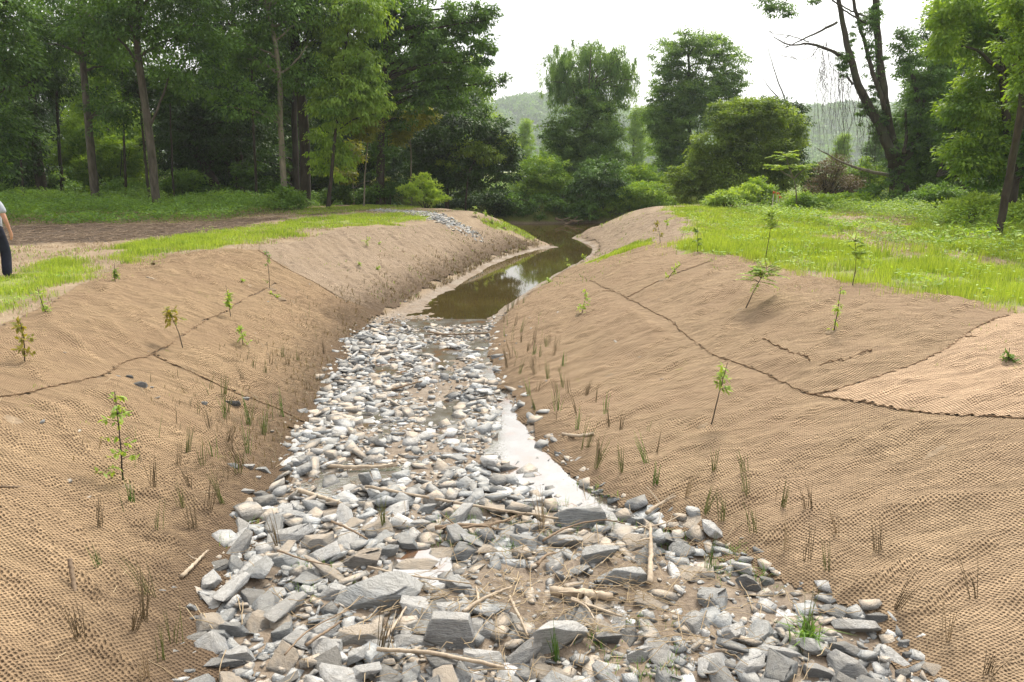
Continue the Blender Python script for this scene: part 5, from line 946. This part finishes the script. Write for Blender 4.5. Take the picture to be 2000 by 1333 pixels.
sapling('pale seedling on the far right slope near the grass tip', (1302, 452), (1300, 425), 'sap', nleaf=30, spread=.5, ls=.09, low=.3)
for i, (a, b_, l) in enumerate([((928, 424), (927, 404), 'pale seedling highest on the left bank crest line'), ((947, 433), (946, 412), 'second pale seedling down the left bank crest line'), ((960, 436), (959, 422), 'short seedling third down the left bank crest line'), ((984, 446), (985, 432), 'lowest pale seedling on the left bank crest line')]):
    sapling(l, a, b_, 'sap', nleaf=30, spread=.6, ls=.12, low=.2)
for a, b_, l in [((701, 525), (700, 512), 'small green seedling beside the far left crack in the mat'), ((716, 484), (716, 462), 'thin seedling above the far left crack in the mat'), ((738, 530), (738, 520), 'tiny seedling right of the far left crack in the mat'), ((1112, 528), (1108, 505), 'leafy clump at the pool edge on the right bank'), ((1140, 512), (1140, 496), 'small clump at the pool edge under the grass strip'), ((1070, 556), (1072, 540), 'low clump at the pool corner on the right bank'), ((1105, 432), (1106, 420), 'little bush by the far waterline'), ((1175, 446), (1176, 432), 'pale seedling on the far right shore tip'), ((480, 560), (470, 548), 'tiny sprig high on the left mat'), ((740, 480), (742, 468), 'sprig near the far left grass strip')]:
    sapling(l, a, b_, 'sap', nleaf=36, spread=.9, ls=.07, low=.1)
# ---------------------------------------------------------------- rush tufts
LT = [(352, 922), (366, 896), (396, 920), (418, 900), (446, 872), (486, 894), (516, 854), (302, 966), (258, 988), (356, 998), (374, 966), (410, 1008), (436, 988), (380, 1038), (194, 1032), (310, 1052), (196, 1118), (294, 1170), (158, 1258), (262, 1244), (280, 1222), (344, 1264), (316, 1300), (286, 1340), (412, 846), (474, 920), (464, 932), (440, 824), (486, 836), (443, 814), (438, 780), (485, 832), (515, 846), (475, 750), (494, 727), (518, 741), (529, 720), (553, 702), (564, 716), (582, 709), (634, 695), (553, 818)]
RT = [(982, 632), (992, 611), (1000, 604), (1010, 597), (1022, 594), (1017, 653), (1017, 671), (1005, 644), (1043, 678), (1068, 685), (1029, 692), (1041, 702), (1055, 706), (1080, 699), (1099, 723), (1099, 758), (1043, 720), (1048, 739), (1070, 744), (991, 720), (1013, 734), (1033, 776), (1087, 776), (1110, 779), (1147, 776), (1089, 811), (1045, 806), (1127, 814), (1180, 813), (1208, 846), (1128, 844), (1148, 876), (1170, 904), (1164, 920), (1190, 840), (1216, 928), (1266, 916), (1280, 952), (1060, 1040), (750, 1040), (1086, 1288), (1394, 934), (1340, 976), (1458, 940), (1457, 984), (1376, 1008), (1410, 1020), (1474, 1052), (1528, 1000), (1534, 1078), (1580, 1010), (1572, 1100), (1614, 1118), (1636, 1054), (1714, 1086), (1750, 1194), (1902, 1180), (1848, 1264), (1924, 1330), (1384, 1120), (745, 1282), (545, 1080), (1575, 1250)]
RLM = [('tall green sapling', 240, 940), ('forked bleached stick', 380, 1115), ('left mat stone row', 480, 920), ('left hem end', 590, 820), ('pale clump sapling', 476, 680), ('upper-left stones rim', 680, 660), ('right pool end', 975, 610), ('dark-ended stick', 1130, 858), ('yellow leaved sapling', 1390, 830), ('white sky puddle', 1040, 850),
       ('mat corner stick', 1290, 1000), ('lone blue stone', 1502, 1136), ('long flat edge stone', 1700, 1220), ('bushy hem seedling', 1135, 610), ('orange puddle', 775, 740), ('upright wood stub', 1268, 1110), ('free blue stone', 340, 1155), ('paired mat stones', 500, 965), ('white-faced boulder', 870, 1245)]
NR = Namer(RLM)
XT = []                                 # thin sprouts planted in loose rows along both toes
for side in (-1, 1):
    for Yr in np.arange(5.6, 15.4, .42):
        for dd_ in ((.35, .95) if side > 0 else (.4, 1.1)):
            e_ = np.interp(Yr, Rw[::-1, 1] if Rw[0, 1] > Rw[-1, 1] else Rw[:, 1], Rw[::-1, 0] if Rw[0, 1] > Rw[-1, 1] else Rw[:, 0]) if side > 0 else np.interp(Yr, Lw[:, 1], Lw[:, 0])
            if rng.random() < .62:
                x_, y_ = e_+side*(dd_+rng.normal(0, .12)), Yr+rng.normal(0, .12); XT.append(tuple(float(q_) for q_ in proj(x_, y_, float(T(x_, y_)))))
for li, L_ in enumerate((LT, RT, XT)):
    for (u, v) in L_:
        q = P(u, v); s = opt(q)/F; leafc = rng.choice(['rush', 'brown', 'herb', 'straw'], p=[.36, .36, .18, .10]); leafc = str(leafc)
        px_h = np.interp(v, [600, 800, 950, 1100, 1300], [30, 50, 78, 92, 105])*rng.uniform(.7, 1.2); hh = px_h*s; nb = int(rng.integers(6, 13)) if li < 2 else int(rng.integers(1, 4)); mb = MB(); lean = rng.normal(0, .16, 2)
        for k in range(nb):
            p0 = rng.normal(0, .017, 2); hk = hh*rng.uniform(.35, 1.08); e = p0+lean*hk+rng.normal(0, .095, 2)*hk
            mb.tube([(p0[0], p0[1], -.02), ((p0[0]+e[0])/2*1.0, (p0[1]+e[1])/2, hk*.55), (e[0], e[1], hk)], [.0030, .0026, .0008], 4, False)
        o_ = mb.build('rush_tuft', FOL[leafc]); o_.location = q+np.array([0, 0, .02]); tag(o_, None, 'rush tuft', 'planted rush tufts along the channel')
        desc = {'rush': 'olive green', 'brown': 'withered brown', 'herb': 'fresh green', 'straw': 'dry straw coloured'}[leafc]; NR.add(o_, ('single-stemmed ' if li == 2 else '')+desc+(' tall' if hh > .3 else ' short')+(' leaning' if abs(lean[0]) > .18 else ''), 'rush tuft', u, v)
NR.done()
# thick stub on the near left mat, sedge by the dark hollow
stick('thick upright wood stub stuck in the near left mat', [(149, 1170), (146, 1150), (144, 1135)], 9, 'stub', 'brown', .0, .9, 0, 'stub', .05, (0, .09, .18))
q = P(1575, 1255); n = 60; a = rng.uniform(0, 6.28, n); V, Q4, T3 = blades(rng.normal(0, .03, n), rng.normal(0, .03, n), np.zeros(n), rng.uniform(.12, .24, n), .012, 1.4)
o_ = mesh_obj('sedge_clump', V, [Q4, T3], FOL['herb'], None, False, {'rnd': ('POINT', 'FLOAT', np.repeat(rng.random(n), 5))}); o_.location = q+np.array([0, 0, .01]); tag(o_, 'broad bladed green sedge clump by the dark hollow', 'sedge')
# ---------------------------------------------------------------- survey stakes
m, t, b, o = mat('lath_wood'); n1 = noise(t, 30, 3, objc(t)); t.links.new(ramp(t, n1, [(.3, (.62, .56, .46)), (.7, (.78, .74, .66))]), b.inputs['Base Color']); M_LATH = m
m, t, b, o = mat('orange_tape'); n1 = noise(t, 8, 2, objc(t)); t.links.new(ramp(t, n1, [(.3, (.62, .09, .03)), (.7, (.80, .17, .05))]), b.inputs['Base Color']); b.inputs['Roughness'].default_value = .4; M_TAPE = m
for u, v0, v1, l in [(1508, 409, 374, 'white survey stake with red-orange tape, tallest and leftmost of three'), (1516, 407, 376, 'white survey stake with orange tape, middle of three'), (1521, 405, 383, 'short survey stake with a drooping orange ribbon, rightmost of three')]:
    q = P(u, v0); s = opt(q)/F; hh = (v0-v1)*s; root = empty('survey_stake', q, l, 'survey stake', 'survey stakes with orange tape'); r = .022; bm = bmesh.new(); bmesh.ops.create_cube(bm, size=1)
    for vv in bm.verts: vv.co = Vector((vv.co.x*.05*(1 if vv.co.z > 0 else .5), vv.co.y*.02, (vv.co.z+.5)*(hh+.1)-.1))
    bmesh.ops.bevel(bm, geom=bm.edges[:], offset=.004, segments=1, affect='EDGES'); me = bpy.data.meshes.new('lath'); bm.to_mesh(me); bm.free(); me.materials.append(M_LATH); ob = bpy.data.objects.new('lath', me); C.objects.link(ob); ob.parent = root
    mb = MB(); mb.tube([(0, 0, hh-.14), (0, 0, hh-.02)], .036, 6); q2 = bez([(.03, -.03, hh-.05), (.11, -.04, hh-.10), (.09, -.05, hh-.26)], 8); V = np.vstack([q2+[0, 0, .03], q2-[0, 0, .03]]); k = np.arange(7); mb.add(V, np.stack([k, k+1, k+9, k+8], 1)); mb.build('tape', M_TAPE, root, False)
# ---------------------------------------------------------------- person walking off at the left
def skin(name, verts, edges, radii, m_, parent, root=0, sub=2):
    me = bpy.data.meshes.new(name); me.from_pydata(verts, edges, []); o_ = bpy.data.objects.new(name, me); C.objects.link(o_); o_.parent = parent; me.materials.append(m_)
    me.skin_vertices.new() if hasattr(me.skin_vertices, 'new') and not me.skin_vertices else None
    md = o_.modifiers.new('skin', 'SKIN'); md.use_smooth_shade = True
    for i, r in enumerate(radii):
        sv_ = me.skin_vertices[0].data[i]; sv_.radius = r if isinstance(r, tuple) else (r, r); sv_.use_root = (i == root)
    sb = o_.modifiers.new('sub', 'SUBSURF'); sb.levels = sub; sb.render_levels = sub; return o_
def cloth(name, c1, c2):
    m, t, b, o = mat(name); n1 = noise(t, 9, 4, objc(t)); t.links.new(ramp(t, n1, [(.3, c1), (.7, c2)]), b.inputs['Base Color']); b.inputs['Roughness'].default_value = .9; bump(t, b, n1, .5, .02); return m
m, t, b, o = mat('skin'); b.inputs['Base Color'].default_value = (.52, .29, .20, 1); b.inputs['Subsurface Weight'].default_value = .1; b.inputs['Roughness'].default_value = .5; M_SKIN = m
q = P(-1, 538); q = np.array([W(3, 538, 13.3)[0], 13.3, 0.]); q[2] = float(T(q[0], q[1])); root = empty('person', q, 'person in a grey t-shirt and navy trousers walking away, cut by the picture edge', 'person'); root.rotation_euler = (0, 0, .15)
R_ = dict(pel=(0, 0, .95), wa=(0, .01, 1.10), ch=(0, .0, 1.30), nk=(0, .01, 1.47), hb=(0, .03, 1.56), hd=(0, .045, 1.64), ht=(0, .04, 1.72), sR=(.17, 0, 1.42), eR=(.255, -.03, 1.15), wR=(.275, .03, .92), hR=(.275, .05, .84), sL=(-.17, 0, 1.42), eL=(-.24, -.05, 1.15), wL=(-.25, .08, .93), hL=(-.25, .11, .85),
          kR=(.10, .10, .50), aR=(.11, -.02, .09), tR=(.12, .16, .035), kL=(-.09, .0, .50), aL=(-.10, -.22, .12), tL=(-.10, -.04, .04), pR=(.09, 0, .88), pL=(-.09, 0, .88))
K = list(R_); ed = [('pel', 'wa'), ('wa', 'ch'), ('ch', 'nk'), ('nk', 'hb'), ('hb', 'hd'), ('hd', 'ht'), ('ch', 'sR'), ('sR', 'eR'), ('eR', 'wR'), ('wR', 'hR'), ('ch', 'sL'), ('sL', 'eL'), ('eL', 'wL'), ('wL', 'hL'), ('pel', 'pR'), ('pR', 'kR'), ('kR', 'aR'), ('aR', 'tR'), ('pel', 'pL'), ('pL', 'kL'), ('kL', 'aL'), ('aL', 'tL')]
rad = dict(pel=(.15, .11), wa=(.135, .10), ch=(.155, .11), nk=.055, hb=.07, hd=(.082, .098), ht=(.06, .075), sR=.062, eR=.043, wR=.028, hR=(.03, .038), sL=.062, eL=.043, wL=.028, hL=(.03, .038), pR=.085, kR=.058, aR=.04, tR=.035, pL=.085, kL=.058, aL=.04, tL=.035)
vs = [R_[k] for k in K]; es = [(K.index(a), K.index(b_)) for a, b_ in ed]; rs = [rad[k] for k in K]
for sgn, hn in ((1, 'hR'), (-1, 'hL')):        # fingers and thumb, each a chain out of the palm
    h0 = np.array(R_[hn])
    for k, (oy, ln) in enumerate([(.03, .065), (.011, .075), (-.009, .07), (-.028, .055)]):
        i = len(vs); a_ = h0+np.array([0, oy, -.04]); vs += [tuple(a_), tuple(a_+np.array([-sgn*.01, .004, -ln*.5])), tuple(a_+np.array([-sgn*.032, .006, -ln*.85]))]; es += [(K.index(hn), i), (i, i+1), (i+1, i+2)]; rs += [.0095, .0085, .007]
    i = len(vs); vs += [tuple(h0+np.array([-sgn*.01, .042, -.005])), tuple(h0+np.array([-sgn*.022, .058, -.04]))]; es += [(K.index(hn), i), (i, i+1)]; rs += [.011, .0085]
skin('body', vs, es, rs, M_SKIN, root)
sh = ['wa', 'ch', 'sR', 'sL']; sv2 = [(0, .0, .86), (0, .01, 1.10), (0, 0, 1.30), (0, .01, 1.455), (.175, 0, 1.425), (.235, -.022, 1.24), (-.175, 0, 1.425), (-.225, -.035, 1.24)]
skin('t_shirt', sv2, [(0, 1), (1, 2), (2, 3), (2, 4), (4, 5), (2, 6), (6, 7)], [(.185, .135), (.165, .125), (.185, .13), .075, .088, .078, .088, .078], cloth('grey_shirt', (.30, .33, .38), (.42, .45, .51)), root)
skin('trousers', [(0, 0, 1.10), (0, 0, .90), R_['pR'], R_['kR'], (.11, -.02, .03), R_['pL'], R_['kL'], (-.10, -.21, .06)], [(0, 1), (1, 2), (2, 3), (3, 4), (1, 5), (5, 6), (6, 7)], [(.155, .12), (.165, .125), .115, .095, .088, .115, .095, .088], cloth('navy_cloth', (.008, .010, .022), (.018, .022, .045)), root)
skin('hair', [(0, .01, 1.60), (0, .02, 1.68), (0, .03, 1.735)], [(0, 1), (1, 2)], [(.075, .07), (.094, .10), (.06, .07)], cloth('dark_hair', (.02, .015, .012), (.05, .04, .03)), root)
for sgn, nm in ((1, 'shoe'), (-1, 'shoe')):
    k = 'R' if sgn > 0 else 'L'; a_, t_ = np.array(R_['a'+k]), np.array(R_['t'+k]); skin(nm, [tuple(a_+[0, -.04, -.035]), tuple((a_+t_)/2+[0, 0, -.02]), tuple(t_)], [(0, 1), (1, 2)], [(.05, .05), (.052, .045), (.048, .035)], cloth('shoe_leather', (.02, .018, .016), (.05, .045, .04)), root)
# ---------------------------------------------------------------- air
bm = bmesh.new(); bmesh.ops.create_cube(bm, size=1)
for v in bm.verts: v.co = Vector((v.co.x*3500, 595+v.co.y*1330, 48+v.co.z*106))
me = bpy.data.meshes.new('haze'); bm.to_mesh(me); bm.free(); m = bpy.data.materials.new('haze'); m.use_nodes = True; t = m.node_tree; t.nodes.clear(); o = t.nodes.new('ShaderNodeOutputMaterial'); pv = t.nodes.new('ShaderNodeVolumePrincipled')
pv.inputs['Color'].default_value = (.86, .93, 1, 1); pv.inputs['Density'].default_value = .00038; pv.inputs['Anisotropy'].default_value = .3; t.links.new(pv.outputs[0], o.inputs['Volume']); me.materials.append(m)
hz = bpy.data.objects.new('haze', me); C.objects.link(hz); tag(hz, 'pale summer haze filling the valley air', None, None, 'stuff')
